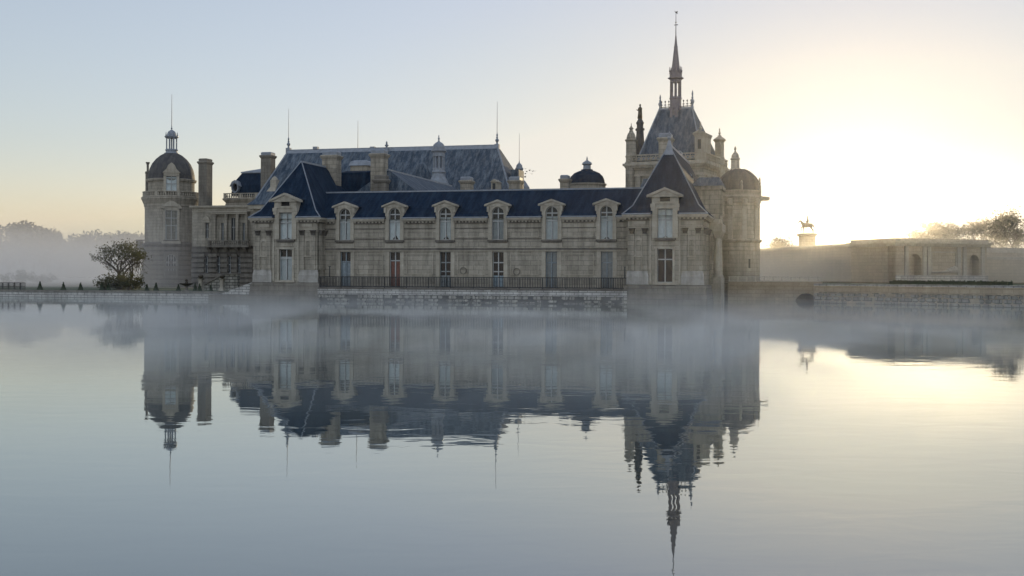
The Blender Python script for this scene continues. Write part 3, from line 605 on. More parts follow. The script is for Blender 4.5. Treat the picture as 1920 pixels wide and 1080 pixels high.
# ================================================================== wing running back behind the front range
yA, yB = 9.5, 33
xr, zr_ = loc(724, 318, yA); root = thing('back_wing', 'wing running back behind the dormers, frosted roof slope falling away to the right', 'palace wing', (xr, 20, GZ))
m = MB(); m.box(xr - 5, xr + 5, yA, yB, 0, zr_ - 3.6); m.build('wall', STONE, root)
m = MB(); m.stack([(xr - 5.4, xr + 5.4, yA - .3, yB + .3, zr_ - 3.7), (xr - .1, xr + .1, yA + .5, yB, zr_)])
m.cur = 1; m.box(xr - .2, xr + .2, yA + .4, yB, zr_ - .08, zr_ + .1); m.build('roof', [SLATE2, LEAD], root)
x0, zt_ = loc(695, 280, 9); chimney(root, None, x0, X(724, 9) - .3, 9, 10.3, 8, zt_, STONE)
x0, zt_ = loc(706, 329, 8.6); chimney(root, None, x0, X(730, 8.6) - .2, 7.9, 8.9, 8, zt_, RUST, 'stone')
x0, zq = loc(632, 318, 12); x1 = X(697, 12); m = MB(); m.stack([(x0 - .6, x1, 12, 20, 9), (x0, x1, 12.6, 19, zq - .3), (x0 + .3, x1, 14, 18, zq)]); m.build('rear_roof_block', SLATE, root)
x0, zq = loc(657, 300, 22); x1 = X(688, 22); m = MB(); m.box(x0, x1, 22, 24, 10, zq - .7); m.cur = 1
m.stack([(x0 - .15, x1 + .15, 21.8, 24.2, zq - .7), (x0, x1, 22, 24, zq - .2), (x0 + .4, x1 - .4, 22.4, 23.6, zq)]); m.build('wide_chimney', [STONE, LEAD], root)
# ================================================================== the great house with the high roof
GY0, GY1 = 41.0, 57.0; GR = 48.5
gx0, gzl = loc(541, 281.5, GR); gx1, gzr = loc(932, 274.5, GR); gz = (gzl + gzr) / 2
root = thing('great_house', 'great house behind the wings under one vast high grey slate roof with lightning rods', 'palace', ((gx0 + gx1) / 2, 49, GZ))
ge = 12.6; ex0, ex1 = X(466, GY0), X(962, GY0)
m = MB(); m.box(ex0 + .5, ex1 - .5, GY0 + .5, GY1 - .5, -.2, ge); m.build('wall', STONE, root)
m = MB(); m.box(ex0, ex1, GY0 - .1, GY1 + .1, ge - .6, ge); m.build('cornice', TRIM, root)
m = MB(); m.stack([(ex0 - .2, ex1 + .2, GY0 - .3, GY1 + .3, ge), (ex0 + .8, ex1 - .5, GY0 + .7, GY1 - .8, ge + 1.0), (gx0, gx1, GR, GR + .6, gz)])
m.cur = 1; m.stack([(gx0 - .5, gx1 + .4, GR - .65, GR + 1.1, gz - .85), (gx0 + .05, gx1, GR - .12, GR + .7, gz + .02)]); m.box(gx0, gx1, GR + .2, GR + .5, gz, gz + .2)
for sg in (0, 1):
    a = (ex0 + .8, GY0 + .7, ge + 1.0) if sg == 0 else (ex1 - .5, GY0 + .7, ge + 1.0); b = (gx0 if sg == 0 else gx1, GR, gz); m.tube(a, b, .13, .13, 5)
roof = m.build('roof', [SLATE2, LEAD], root)
for px, py0, py1 in ((541, 282, 203), (932, 275, 190)):
    m = MB(); x, z = loc(px, py0, GR + .3); zt_ = Z(py1, GR, px); m.box(x - .32, x + .32, GR, GR + .64, z - .6, z + .35); finial(m, x, GR + .3, z + .3, 1.7, .28); rod(m, x, GR + .3, z + 1.8, zt_); m.build('finial', LEAD, root)
m = MB(); x, z = loc(671, 279, GR + .3); rod(m, x, GR + .3, z - .1, Z(226, GR, 671), .03); m.build('lightning_rod', IRON, root)
m = MB(); x, z = loc(725, 278, GR - .3); m.box(x - .25, x + .25, GR - .5, GR - .1, z - 2.4, z + .05); finial(m, x, GR - .3, z + .05, 1.0, .3); m.build('finial', LEAD, root)
for px in (592, 699, 780):
    m = MB(); x, z = loc(px, 278, GR + .3); m.box(x - .35, x + .35, GR, GR + .7, z - .2, z + .22); m.build('roof_hatch', LEAD, root)
# lantern turret standing in front of the high roof
ly = 36.0; xt = X(822, ly); m = MB()
def zl(py): return Z(py, ly, 822)
k = 1 / sc(822, ly)
m.lathe(xt, ly, [(30 * k, 8), (26 * k, zl(362)), (17 * k, zl(340)), (13 * k, zl(332)), (12 * k, zl(326)), (13.5 * k, zl(323)), (11.5 * k, zl(320)), (11 * k, zl(316))], 8, .39)
tu = m.build('lantern_turret', LEAD, root)
for j in range(8):
    a = .39 + j * math.pi / 4; m = MB(); cx, cy = xt + 9.3 * k * math.cos(a), ly + 9.3 * k * math.sin(a)
    m.lathe(cx, cy, [(2.6 * k, zl(317)), (1.9 * k, zl(314)), (1.9 * k, zl(292)), (2.6 * k, zl(289))], 6); m.build('column', LEAD, root, tu)
m = MB(); m.lathe(xt, ly, [(3.5 * k, zl(316)), (3.5 * k, zl(290))], 8); m.build('core', LEAD, root, tu)
m = MB(); m.lathe(xt, ly, [(11.5 * k, zl(294)), (11.5 * k, zl(287)), (14.5 * k, zl(284)), (14.5 * k, zl(282)), (11.8 * k, zl(281)), (11.6 * k, zl(276)), (10 * k, zl(271.5)), (6.5 * k, zl(268)), (2 * k, zl(265.5)), (1.2 * k, zl(263))], 16); finial(m, xt, ly, zl(264), 11 * k, 2.2 * k); m.build('dome', LEAD, root, tu, smooth=False)
# rounded slate turret roof left of the lantern, small dormers and chimneys peeping over the front ridge
ly = 39.5; k = 1 / sc(786, ly); xt = X(786, ly); m = MB(); m.lathe(xt, ly + 1, [(27 * k, 9), (25 * k, Z(350, ly, 786)), (17 * k, Z(328, ly, 786)), (11 * k, Z(311, ly, 786)), (8 * k, Z(306, ly, 786)), (1.5 * k, Z(304, ly, 786))], 14); m.build('turret_roof', SLATE2, root)
for px0, px1, py, ly in ((860, 884, 331, 27), (951, 977, 331, 30), (486, 510, 285, 45)):
    x0, zt_ = loc(px0 + 3, py, ly); x1 = X(px1 - 3, ly); chimney(root, None, x0, x1, ly, ly + 1.5, 8, zt_, STONE if px0 != 486 else RUST)
x, z = loc(927, 337, 40.4); m = MB(); m.box(x - .42, x + .42, 40.2, 42.5, z - 2, z - .3); m.slab([(x - .55, z - .32), (x + .55, z - .32), (x, z + .1)], 40.05, 42.5); d = m.build('small_dormer', TRIM, root)
m = MB(); m.box(x - .2, x + .2, 40.16, 40.21, z - 1.6, z - .5); m.build('window', GLASSD, root, d)
ly = 52; k = 1 / sc(973, ly); xt = X(973, ly); m = MB()
def zl(py): return Z(py, ly, 973)
m.lathe(xt, ly, [(24 * k, 8), (20 * k, zl(352)), (12 * k, zl(340)), (7.5 * k, zl(336)), (7.5 * k, zl(332))], 8); lt = m.build('small_lantern', LEAD, root)
for j in range(6):
    a = .3 + j * math.pi / 3; m = MB(); m.lathe(xt + 5.6 * k * math.cos(a), ly + 5.6 * k * math.sin(a), [(1.2 * k, zl(332.5)), (1.2 * k, zl(317))], 6); m.build('column', LEAD, root, lt)
m = MB(); m.lathe(xt, ly, [(8 * k, zl(318)), (8 * k, zl(316)), (6.3 * k, zl(314)), (5.5 * k, zl(310)), (3 * k, zl(307)), (1 * k, zl(305))], 12); finial(m, xt, ly, zl(306), 6 * k, 1.4 * k); rod(m, xt, ly, zl(301), zl(250), .03); m.build('dome', LEAD, root, lt)
ly = 46; xs0, zs0 = loc(958, 318, ly); m = MB(); m.box(X(957, ly), X(972, ly), ly, ly + 3, 8, zs0); m.build('attic_block', SLATE2, root)
# ================================================================== small dome beyond the ridge, with its chimney
ly = 34.0; k = 1 / sc(1100, ly); xt = X(1100, ly)
def zl(py): return Z(py, ly, 1100)
root = thing('domed_pavilion', 'small dark lead dome with little lantern peeping over the wing roof ridge', 'dome', (xt, ly, GZ))
m = MB(); m.lathe(xt, ly, [(35 * k, 0), (35 * k, zl(348)), (37 * k, zl(347.5)), (37 * k, zl(345))], 28); m.build('drum', STONE, root)
m = MB(); m.lathe(xt, ly, [(34 * k, zl(346)), (33 * k, zl(338)), (30 * k, zl(331)), (24 * k, zl(325)), (15 * k, zl(321)), (11 * k, zl(320)), (11 * k, zl(318)), (8.5 * k, zl(317.5))], 28); m.build('dome', SLATE, root, smooth=False)
m = MB(); m.lathe(xt, ly, [(7.5 * k, zl(318)), (7 * k, zl(310)), (10 * k, zl(308)), (8.5 * k, zl(305)), (4 * k, zl(302)), (1 * k, zl(300))], 10); finial(m, xt, ly, zl(301), 8 * k, 2 * k); m.build('lantern', LEAD, root)
x0, zt_ = loc(1047, 328, 28); chimney(root, None, x0 + .2, X(1068, 28) - .2, 28, 29.3, 8, zt_, STONE)
# ================================================================== left round tower
ly = 55.0; TPX = 321; k = 1 / sc(TPX, ly); xt = X(TPX, ly)
def zl(py): return Z(py, ly, TPX)
root = thing('round_tower', 'round stone tower at the left end with banded base, balustrade, bulbous dome and open lantern', 'tower', (xt, ly, GZ - .2))
bands = []; n = 10; zb0, zb1 = zl(548), zl(461)
for i in range(n):
    f0 = i / n; f1 = (i + 1) / n; ra = (59 - 9 * min(1, f0 * 1.15)) * k; za = zb0 + (zb1 - zb0) * f0; zc = zb0 + (zb1 - zb0) * f1; zd = zc - (zc - za) * .28
    bands.append((ra, za, zd, zc))
prof = [(49 * k, zl(461)), (52 * k, zl(461)), (52.5 * k, zl(458)), (48.5 * k, zl(456.5)), (47.5 * k, zl(455))]
m = MB(); m.lathe(xt, ly, [(60 * k, -.5), (60 * k, zb0)], 48)
for ra, za, zd, zc in bands:
    m.cur = 0; zd = za + (zc - za) * .62; m.lathe(xt, ly, [(ra - 3 * k, za), (ra, za + .02), (ra, zd), (ra - 3 * k, zd + .02)], 48); m.cur = 1; m.lathe(xt, ly, [(ra - 2.6 * k, zd - .05), (ra - 2.6 * k, zc + .05)], 48)  # dark strips paint the groove shade between the bands
m.build('banded_base', [RUST, SOOT_SHADE], root)
m = MB(); m.lathe(xt, ly, prof, 48); m.build('string_course', SOOT_SHADE, root)
m = MB(); m.lathe(xt, ly, [(47.5 * k, zl(455.2)), (47.5 * k, zl(392))], 48); m.lathe(xt, ly, [(48 * k, zl(392)), (48 * k, zl(389)), (49 * k, zl(388.5)), (49.2 * k, zl(385)), (51 * k, zl(381)), (53 * k, zl(376)), (54 * k, zl(375)), (54 * k, zl(371.5)), (50 * k, zl(371))], 48); m.build('drum', STONE, root)
def ringbal(root, par, cx, cy, r, z0, h, n, t=.12, mat=TRIM):
    m = MB(); N = 48
    for za, zb, rr in ((z0, z0 + h * .16, t), (z0 + h * .84, z0 + h, t)): m.lathe(cx, cy, [(r - rr, za), (r + rr, za), (r + rr, zb), (r - rr, zb), (r - rr, za)], N)
    for j in range(n):
        a = 2 * math.pi * j / n
        def tf(u, v, z, a=a): return (cx + (r + v) * math.cos(a) - u * math.sin(a), cy + (r + v) * math.sin(a) + u * math.cos(a), z)
        m.tf = tf
        if j % 9 == 0: m.box(-.22, .22, -t, t, z0 + h * .16, z0 + h * .84)
        else: m.stack([(-.05, .05, -.05, .05, z0 + h * .16), (-.1, .1, -.09, .09, z0 + h * .4), (-.05, .05, -.05, .05, z0 + h * .84)])
    m.tf = None; return m.build('balustrade', mat, root, par)
ringbal(root, None, xt, ly, 50.5 * k, zl(371), zl(361) - zl(371), 72)
m = MB(); m.lathe(xt, ly, [(42 * k, zl(371)), (42 * k, zl(343)), (45 * k, zl(342)), (46 * k, zl(338)), (43 * k, zl(337))], 40); m.build('attic', STONE, root)
m = MB(); m.lathe(xt, ly, [(43 * k, zl(338)), (42 * k, zl(328)), (39.5 * k, zl(318)), (35 * k, zl(308)), (28 * k, zl(299)), (20 * k, zl(292)), (14.5 * k, zl(289)), (13 * k, zl(288))], 40); m.build('dome', SLATE3, root)
m = MB(); m.lathe(xt, ly, [(13.5 * k, zl(289.5)), (13.5 * k, zl(287.5)), (11 * k, zl(286.5)), (10.5 * k, zl(283)), (12 * k, zl(282)), (11 * k, zl(280))], 16); ln = m.build('lantern', LEAD, root)
for j in range(8):
    a = .2 + j * math.pi / 4; m = MB(); m.lathe(xt + 9.6 * k * math.cos(a), ly + 9.6 * k * math.sin(a), [(1.6 * k, zl(280.5)), (1.2 * k, zl(278)), (1.2 * k, zl(261)), (1.6 * k, zl(259))], 6); m.build('column', LEAD, root, ln)
m = MB(); m.lathe(xt, ly, [(1.6 * k, zl(281)), (1.6 * k, zl(258))], 6)
m.lathe(xt, ly, [(10.5 * k, zl(259.5)), (13 * k, zl(257)), (13 * k, zl(256)), (9 * k, zl(255)), (8.3 * k, zl(251)), (6.5 * k, zl(247)), (3 * k, zl(244.5)), (1 * k, zl(243))], 16)
for j in range(8):
    a = .2 + j * math.pi / 4; finial(m, xt + 11 * k * math.cos(a), ly + 11 * k * math.sin(a), zl(257), 9 * k, 1.2 * k)
finial(m, xt, ly, zl(244), 9 * k, 1.8 * k); rod(m, xt, ly, zl(236), zl(177), .045); m.build('cupola', LEAD, root, ln)
# openings on the curved wall, facing the lake
def on_ring(r, ang):
    ca, sa = math.cos(ang), math.sin(ang)      # ang measured from the lake side towards the right
    return lambda u, v, z: (xt + (r - v) * sa + u * ca, ly - (r - v) * ca + u * sa, z)
A0 = R_(31)
tf = on_ring(48.2 * k, A0); hw = 10.5 * k
window(root, None, -hw, hw, zl(451), zl(397), -.02, tf=tf, kind='curtain', trans=(.48, .74), sill=.3, rec=.06, curtain=(.52, 0, CURT2), name='tall_window')
m = MB(); m.tf = tf
for sg in (-1, 1): m.box(*sorted((sg * hw, sg * (hw + 4 * k))), -.2, .3, zl(452), zl(394)); m.box(*sorted((sg * (hw + .5 * k), sg * (hw + 8 * k))), -.35, .25, zl(393.5), zl(390))
m.box(-hw - 4 * k, hw + 4 * k, -.2, .3, zl(397), zl(390.5)); m.slab([(-hw - 7 * k, zl(390)), (hw + 7 * k, zl(390)), (hw * .8, zl(383)), (hw * .3, zl(380)), (-hw * .3, zl(380)), (-hw * .8, zl(383))], -.4, .3); m.box(-hw * 1.6, hw * 1.6, -.3, .3, zl(458), zl(453.5)); m.build('window_surround', TRIM, root)
tf = on_ring(52 * k, A0); window(root, None, -9 * k, 9 * k, zl(515), zl(478), -.02, tf=tf, kind='dark', trans=(.3, .62), cols=4, arch=True, rec=.06, name='arched_window')
m = MB(); m.tf = tf; m.arch_spandrel(0, 9 * k, zl(478) - 9 * k, zl(473), 13 * k, -.22, .4); m.box(-13 * k, -9 * k, -.22, .4, zl(520), zl(478) - 9 * k); m.box(9 * k, 13 * k, -.22, .4, zl(520), zl(478) - 9 * k); m.box(-13 * k, 13 * k, -.3, .4, zl(520), zl(515)); m.build('arch_surround', RUST, root)
tf = on_ring(43 * k, A0); window(root, None, -9.5 * k, 9.5 * k, zl(361), zl(334), -.3, tf=tf, kind='curtain', trans=(.5,), rec=.06, name='dome_window')
m = MB(); m.tf = tf
for sg in (-1, 1): m.box(*sorted((sg * 9.5 * k, sg * 14 * k)), -.45, 1.2, zl(366), zl(332))
m.box(-14 * k, 14 * k, -.45, 1.2, zl(334), zl(328)); m.slab([(-16 * k, zl(328)), (16 * k, zl(328)), (9 * k, zl(321)), (6 * k, zl(314)), (0, zl(309)), (-6 * k, zl(314)), (-9 * k, zl(321))], -.55, 1.8); m.build('dormer_surround', TRIM, root)
# chimneys and turret on its rim, corbelled balcony at the left
x0, zt_ = loc(370, 297, 52); m_ = chimney(root, None, x0 + .2, X(389, 52) - .2, 52, 53.8, zl(395), zt_, RUST, 'stone')
m = MB(); xs1, _ = loc(277, 330, ly); m.lathe(xs1, ly, [(4.2 * k, zl(372)), (4.2 * k, zl(326)), (5 * k, zl(324)), (4.6 * k, zl(321)), (2.0 * k, zl(320)), (2.2 * k, zl(308)), (3.8 * k, zl(304)), (3.8 * k, zl(303))], 10); m.build('stair_turret', RUST, root)
bx0, bz0 = loc(261, 466, ly); bx1 = X(276, ly)
m = MB(); m.stack([(bx1 - .3, bx1 + 1, ly - .8, ly + .8, zl(478)), (bx0 + .25, bx1 + 1, ly - .9, ly + .9, zl(466)), (bx0, bx1 + 1, ly - 1, ly + 1, zl(461))]); m.box(bx0, bx0 + .14, ly - 1, ly + 1, zl(460.9), zl(452)); m.box(bx0, bx1 + 1, ly - 1, ly - .85, zl(452.1), zl(449.5)); m.box(bx0 + .5, bx0 + .7, ly - 1, ly - .85, zl(460.9), zl(452)); m.build('corbelled_balcony', RUST, root)
# ================================================================== columned link between the tower and the great house
LY = 50.0
def zk(py): return Z(py, LY, 425)
ax0, ax1 = X(360, LY), X(475, LY); kk = 1 / sc(425, LY)
root = thing('balcony_wing', 'narrow stone link beside the round tower, columned upper windows above a balustraded balcony', 'palace wing', ((ax0 + ax1) / 2, LY + 3, GZ - .2))
LWX = [(388, 3.6), (417, 3), (437, 4.6), (457, 3)]
hol = [(X(p, LY) - h * kk, X(p, LY) + h * kk, zk(446 if i == 0 else 453), zk(418 if i == 0 else (408 if i == 2 else 418))) for i, (p, h) in enumerate(LWX)]
AR = [(388, 3.6), (411, 3.6), (431, 3.6), (449, 3.6)]
hol2 = [(X(p, LY) - h * kk, X(p, LY) + h * kk, zk(512), zk(480)) for p, h in AR]
m = MB(); m.sheet(ax0, ax1, zk(462), zk(391), LY, hol, .5); m.box(ax0, ax1, LY + .6, LY + 9, -.2, zk(392)); m.build('upper_wall', STONE, root)
m = MB(); n = 9
m.cur = 1; m.sheet(ax0, ax1, -.3, zk(462), LY - .05, hol2, .5); m.cur = 0  # dark sheet behind the bands, groove shade put into its colour
for i in range(n):
    za = zk(548) + (zk(463) - zk(548)) * i / n; zc = zk(548) + (zk(463) - zk(548)) * (i + .62) / n; bs = [ax0] + [v for h in hol2 for v in (h[0], h[1])] + [ax1]
    for j in range(0, len(bs), 2):
        if zc > hol2[0][2] and za < hol2[0][3]: m.box(bs[j] + (.02 if j else 0), bs[j + 1] - .02, LY - .22, LY + .1, za, zc)
    if not (zc > hol2[0][2] and za < hol2[0][3]): m.box(ax0, ax1, LY - .22, LY + .1, za, zc)
m.build('banded_wall', [RUST, SOOT_SHADE], root)
m = MB(); cornice(m, ax0 - .2, ax1, LY, zk(385.5), .7, .6, False); m.box(ax0, ax1, LY - .1, LY + .02, zk(397), zk(394)); m.build('cornice', TRIM, root)
for i, h in enumerate(hol): window(root, None, *h, LY, kind='dark' if i in (0, 2) else 'curtain', trans=(.6,), rec=.3, name='upper_window', curtain=(.95, 0, CURT2))
for h in hol2: window(root, None, *h, LY, kind='dark', trans=(.5,), cols=2, arch=True, rec=.25, name='arched_window')
for p in (403, 424.5, 446, 463):
    m = MB(); x = X(p, LY - .3); m.lathe(x, LY - .35, [(3.4 * kk, zk(452)), (3.4 * kk, zk(450)), (2.5 * kk, zk(448)), (2.2 * kk, zk(410)), (3 * kk, zk(408)), (3.6 * kk, zk(404)), (3.8 * kk, zk(402))], 12); m.build('column', STONE, root)
m = MB(); m.box(X(399, LY), X(467, LY), LY - .75, LY + .02, zk(402), zk(399)); m.box(X(398, LY), X(468, LY), LY - .9, LY + .02, zk(398.9), zk(397)); m.build('architrave', TRIM, root)
m = MB(); m.slab([(X(381, LY), zk(412)), (X(395, LY), zk(412)), (X(393, LY), zk(408)), (X(388, LY), zk(404)), (X(383, LY), zk(408))], LY - .3, LY + .05); m.box(X(382, LY), X(394, LY), LY - .15, LY + .02, zk(417), zk(412)); m.build('window_hood', TRIM, root)
m = MB(); m.box(X(391, LY - 1), X(468, LY - 1), LY - 1.4, LY, zk(464), zk(461))
for p in (396, 408, 429, 448, 463): m.stack([(X(p, LY) - .2, X(p, LY) + .2, LY - .3, LY, zk(473)), (X(p, LY) - .25, X(p, LY) + .25, LY - 1.2, LY, zk(464))])
balustrade(m, (X(391, LY - 1.2), LY - 1.25), (X(468, LY - 1.2), LY - 1.25), zk(460.9), zk(451) - zk(460.9), .34); m.build('balcony', RUST, root)
# attic pavilion with oval dormer, balustrade and shallow glass roof
AY = 58.0
def za_(py): return Z(py, AY, 455)
bx = X(422, AY), X(492, AY)
m = MB(); m.stack([(bx[0] - .1, bx[1], AY - .2, AY + 7, za_(392)), (bx[0] + .1, bx[1], AY, AY + 7, za_(380)), (bx[0] - .3, bx[1], AY - .4, AY + 7, za_(374)), (bx[0] - .3, bx[1], AY - .4, AY + 7, za_(372))]); at = m.build('attic_pavilion', STONE, root)
m = MB(); balustrade(m, (bx[0] - .15, AY - .2), (bx[1], AY - .2), za_(372), za_(362) - za_(372), .4); m.build('balustrade', TRIM, root, at)
m = MB(); m.stack([(X(428, AY), bx[1], AY + .8, AY + 6, za_(366)), (X(430, AY), bx[1], AY + 1, AY + 5.8, za_(347)), (X(434, AY), bx[1], AY + 1.4, AY + 5.4, za_(336)), (X(443, AY), bx[1] + .2, AY + 1.8, AY + 5, za_(323))]); m.cur = 1; m.stack([(X(442, AY), bx[1] + .6, AY + 1.6, AY + 5.4, za_(323)), (X(442, AY), bx[1] + .6, AY + 1.6, AY + 5.4, za_(320.5)), (X(476, AY), X(479, AY), AY + 3, AY + 3.2, za_(313))]); m.build('glass_roof', [SLATE, LEAD], root, at)
m = MB(); xo, zo = X(438, AY), za_(351); ro = 5.5 * kk; rh = 8 * kk
for j in range(16):
    a0, a1 = 2 * math.pi * j / 16, 2 * math.pi * (j + 1) / 16; m.slab([(xo + q * math.cos(a), zo + p * math.sin(a)) for q, p, a in ((ro * 1.45, rh * 1.35, a0), (ro * 1.45, rh * 1.35, a1), (ro, rh, a1), (ro, rh, a0))], AY + .3, AY + 1.4)
m.slab([(xo - 11 * kk, za_(349)), (xo - 6 * kk, za_(340)), (xo, za_(337)), (xo + 6 * kk, za_(340)), (xo + 11 * kk, za_(349)), (xo, za_(341.5))], AY + .2, AY + 1.4)
m.cur = 1; m.add([(xo + ro * math.cos(2 * math.pi * j / 16), AY + .9, zo + rh * math.sin(2 * math.pi * j / 16)) for j in range(16)], [tuple(range(16))]); m.build('oval_dormer', [LEAD, GLASSD], root, at)
# pale stone dormer low on the left hip of the great roof
x, z = loc(518, 334, 44); m = MB(); k = 1 / sc(518, 44)
m.box(x - 6 * k, x + 6 * k, 43, 46, z - 30 * k, z - 4 * k); m.lathe(x, 43.5, [(7 * k, z - 4 * k), (5 * k, z), (1 * k, z + 3 * k)], 8); m.stack([(x - 12 * k, x + 7 * k, 42.6, 43.4, z - 30 * k), (x - 12 * k, x + 7 * k, 42.6, 43.4, z - 27 * k), (x - 5 * k, x + 6 * k, 42.8, 43.4, z - 18 * k)]); m.build('scroll_dormer', TRIM, bpy.data.objects['great_house'])
# ================================================================== frames set in the world at an angle
class Loc:
    def __init__(s, px, Y, yaw): a, _ = ray(px, 516); s.ox, s.oy, s.t = a * Y, Y, yaw; s.c, s.s = math.cos(yaw), math.sin(yaw); s.fr = Frame((s.ox, s.oy, 0), -yaw)
    def at(s, px, py, v):
        a, b = ray(px, py); u = (a * (s.oy + v * s.c) - s.ox - v * s.s) / (s.c + a * s.s); return u, HC + b * (s.oy - u * s.s + v * s.c)
    def u(s, px, v): return s.at(px, 480, v)[0]
    def z(s, py, v, px): return s.at(px, py, v)[1]
    def k(s, px, v): a, _ = ray(px); return (s.oy - s.u(px, v) * s.s + v * s.c) / F
# ================================================================== chapel
C = Loc(1318, 138, R_(24)); CL = C.u(1176, 0); DEP = 11.0
root = thing('chapel', 'tall chapel with steep slate roof, pinnacled turrets and slender spire topped by a weathervane', 'chapel', (CL / 2, 5, TZ), C.fr)
zc = C.z(302, 0, 1318); zb = zc + .05; zt = C.z(285.5, 0, 1318); zr0 = zb + .3
m = MB(); m.box(CL, 0, 0, DEP, 0, zc - .8)
for u in (CL * .85, CL * .45, -1.0, -.1): m.box(u - .35, u + .35, -.35, .02, 6, zc - 1.6)
for v in (1.0, 4, 8): m.box(-.02, .35, v - .35, v + .35, 6, zc - 1.6)
m.build('wall', STONE, root)
m = MB(); e = .0
for q, za, zz in ((.15, zc - 1.6, zc - 1.35), (.1, zc - .8, zc - .55), (.3, zc - .549, zc - .3), (.5, zc - .299, zc)): m.box(CL - q, q, -q, DEP + q, za, zz)
n = 34
for j in range(n): u = CL + (-CL) * (j + .2) / n; m.box(u, u + .14, -.44, -.3, zc - .62, zc - .3)
for j in range(26): v = DEP * (j + .2) / 26; m.box(.3, .44, v, v + .14, zc - .62, zc - .3)
m.build('cornice', TRIM, root)
def tracery(m, p, q, z0, z1, step=.62):
    p = Vector(p); q = Vector(q); d = q - p; L = d.length; d /= L; nn = Vector((-d.y, d.x)); n = max(1, round(L / step)); h = z1 - z0
    m.tf = lambda u, v, z: (p.x + d.x * u + nn.x * v, p.y + d.y * u + nn.y * v, z)
    m.box(0, L, -.14, .14, z0, z0 + h * .14); m.box(0, L, -.14, .14, z1 - h * .14, z1)
    for j in range(n):
        u0 = L * j / n; u1 = L * (j + 1) / n; um = (u0 + u1) / 2; zm = (z0 + z1) / 2; r = min(step * .42, h * .33)
        for t in range(8):
            a0, a1 = t * math.pi / 4, (t + 1) * math.pi / 4; m.slab([(um + g * math.cos(a), zm + g * math.sin(a)) for g, a in ((r, a0), (r, a1), (r * .62, a1), (r * .62, a0))], -.08, .08)
        m.box(u0 - .04, u0 + .04, -.1, .1, z0 + h * .14, z1 - h * .14)
    m.tf = None
m = MB(); tracery(m, (CL, -.3), (.3, -.3), zc, zt); m.build('balustrade', TRIM, root)
m = MB(); tracery(m, (.3, -.28), (.3, DEP), zc, zt); m.build('balustrade', TRIM, root)
# roof
rv = 4.2; ru0, rz = C.at(1236, 205, rv); ru1, _ = C.at(1298, 203, rv); rb0 = C.u(1192, .6); rb1 = C.u(1330, .6) + .3
m = MB(); m.stack([(rb0, -.3, .5, DEP - .4, zc + .4), (rb0 + .3, -.5, .8, DEP - .7, zc + 1.0), (ru0, ru1, rv, rv + .5, rz)])
m.cur = 1; m.box(ru0, ru1, rv - .1, rv + .6, rz - .12, rz + .1); m.tube((rb0 + .3, .8, zc + 1), (ru0, rv, rz), .1, .08, 5); m.tube((-.5, .8, zc + 1), (ru1, rv, rz), .1, .08, 5)
m.stack([(rb0 - .02, -.28, .48, DEP - .38, zc + .38), (rb0 + .1, -.34, .58, DEP - .5, zc + .72)])
roof = m.build('roof', [SLATE2, LEAD], root)
m = MB(); n = 9
for j in range(n):
    u = ru0 + (ru1 - ru0) * (j + .5) / n; m.tube((u, rv + .25, rz), (u, rv + .25, rz + .9), .05, .03, 5); m.box(u - .14, u + .14, rv + .2, rv + .3, rz + .5, rz + .58); m.lathe(u, rv + .25, [(.03, rz + .8), (.11, rz + .95), (.02, rz + 1.1)], 6)
m.box(ru0, ru1, rv + .2, rv + .3, rz + .22, rz + .3); m.build('ridge_cresting', IRON, root, roof)
for u, h in ((ru0 + .05, 1.9), (ru1 - .05, 2.2)):
    m = MB(); finial(m, u, rv + .25, rz, h, .26); m.build('finial', LEAD, root, roof)
# spire: buttressed foot, open arcade, gallery, octagonal spike, vane
sv = rv + .25; su = C.u(1265.5, sv); k = C.k(1265.5, sv)
def zs(py): return C.z(py, sv, 1265.5)
ROSE = plain('rose grey lead', (.17, .15, .16), .6, 0, .3, 2.0)
m = MB(); m.lathe(su, sv, [(15 * k, zs(262)), (12 * k, zs(215)), (11 * k, zs(207)), (12 * k, zs(205)), (10.5 * k, zs(202)), (10.5 * k, zs(187)), (12 * k, zs(186)), (11 * k, zs(182))], 8, .39)
for j in range(4):
    a = -math.pi / 2 + (j - 1.5) * .9; m.stack([(su + 15 * k * math.cos(a) - .2, su + 15 * k * math.cos(a) + .2, sv + 13 * k * math.sin(a) - .3, sv + 13 * k * math.sin(a) + .3, zs(262)), (su + 10 * k * math.cos(a) - .15, su + 10 * k * math.cos(a) + .15, sv + 10 * k * math.sin(a) - .2, sv + 10 * k * math.sin(a) + .2, zs(200))])
sp = m.build('spire', ROSE, root)
for j in range(8):
    a = .39 + j * math.pi / 4; m = MB(); cx, cy = su + 9.3 * k * math.cos(a), sv + 9.3 * k * math.sin(a); m.tube((cx, cy, zs(184)), (cx, cy, zs(153)), 1.7 * k, 1.5 * k, 6); m.build('arcade_column', ROSE, root, sp)
m = MB(); m.lathe(su, sv, [(2.4 * k, zs(184)), (2.4 * k, zs(150))], 6)
m.lathe(su, sv, [(10.5 * k, zs(155)), (10.8 * k, zs(150)), (15 * k, zs(147.5)), (15 * k, zs(146)), (11.5 * k, zs(145.5)), (11.5 * k, zs(139)), (12 * k, zs(138)), (9 * k, zs(137.5))], 8, .39); m.build('gallery', ROSE, root, sp)
m = MB()
for j in range(8): a = .39 + j * math.pi / 4; finial(m, su + 11 * k * math.cos(a), sv + 11 * k * math.sin(a), zs(138), 13 * k, 1.8 * k)
m.build('pinnacle_ring', ROSE, root, sp)
m = MB(); m.lathe(su, sv, [(9 * k, zs(138)), (7.6 * k, zs(128)), (3.4 * k, zs(90)), (3.8 * k, zs(88)), (2.9 * k, zs(86)), (1.3 * k, zs(71)), (1.6 * k, zs(70)), (.8 * k, zs(66))], 8, .39); m.build('spike', ROSE, root, sp)
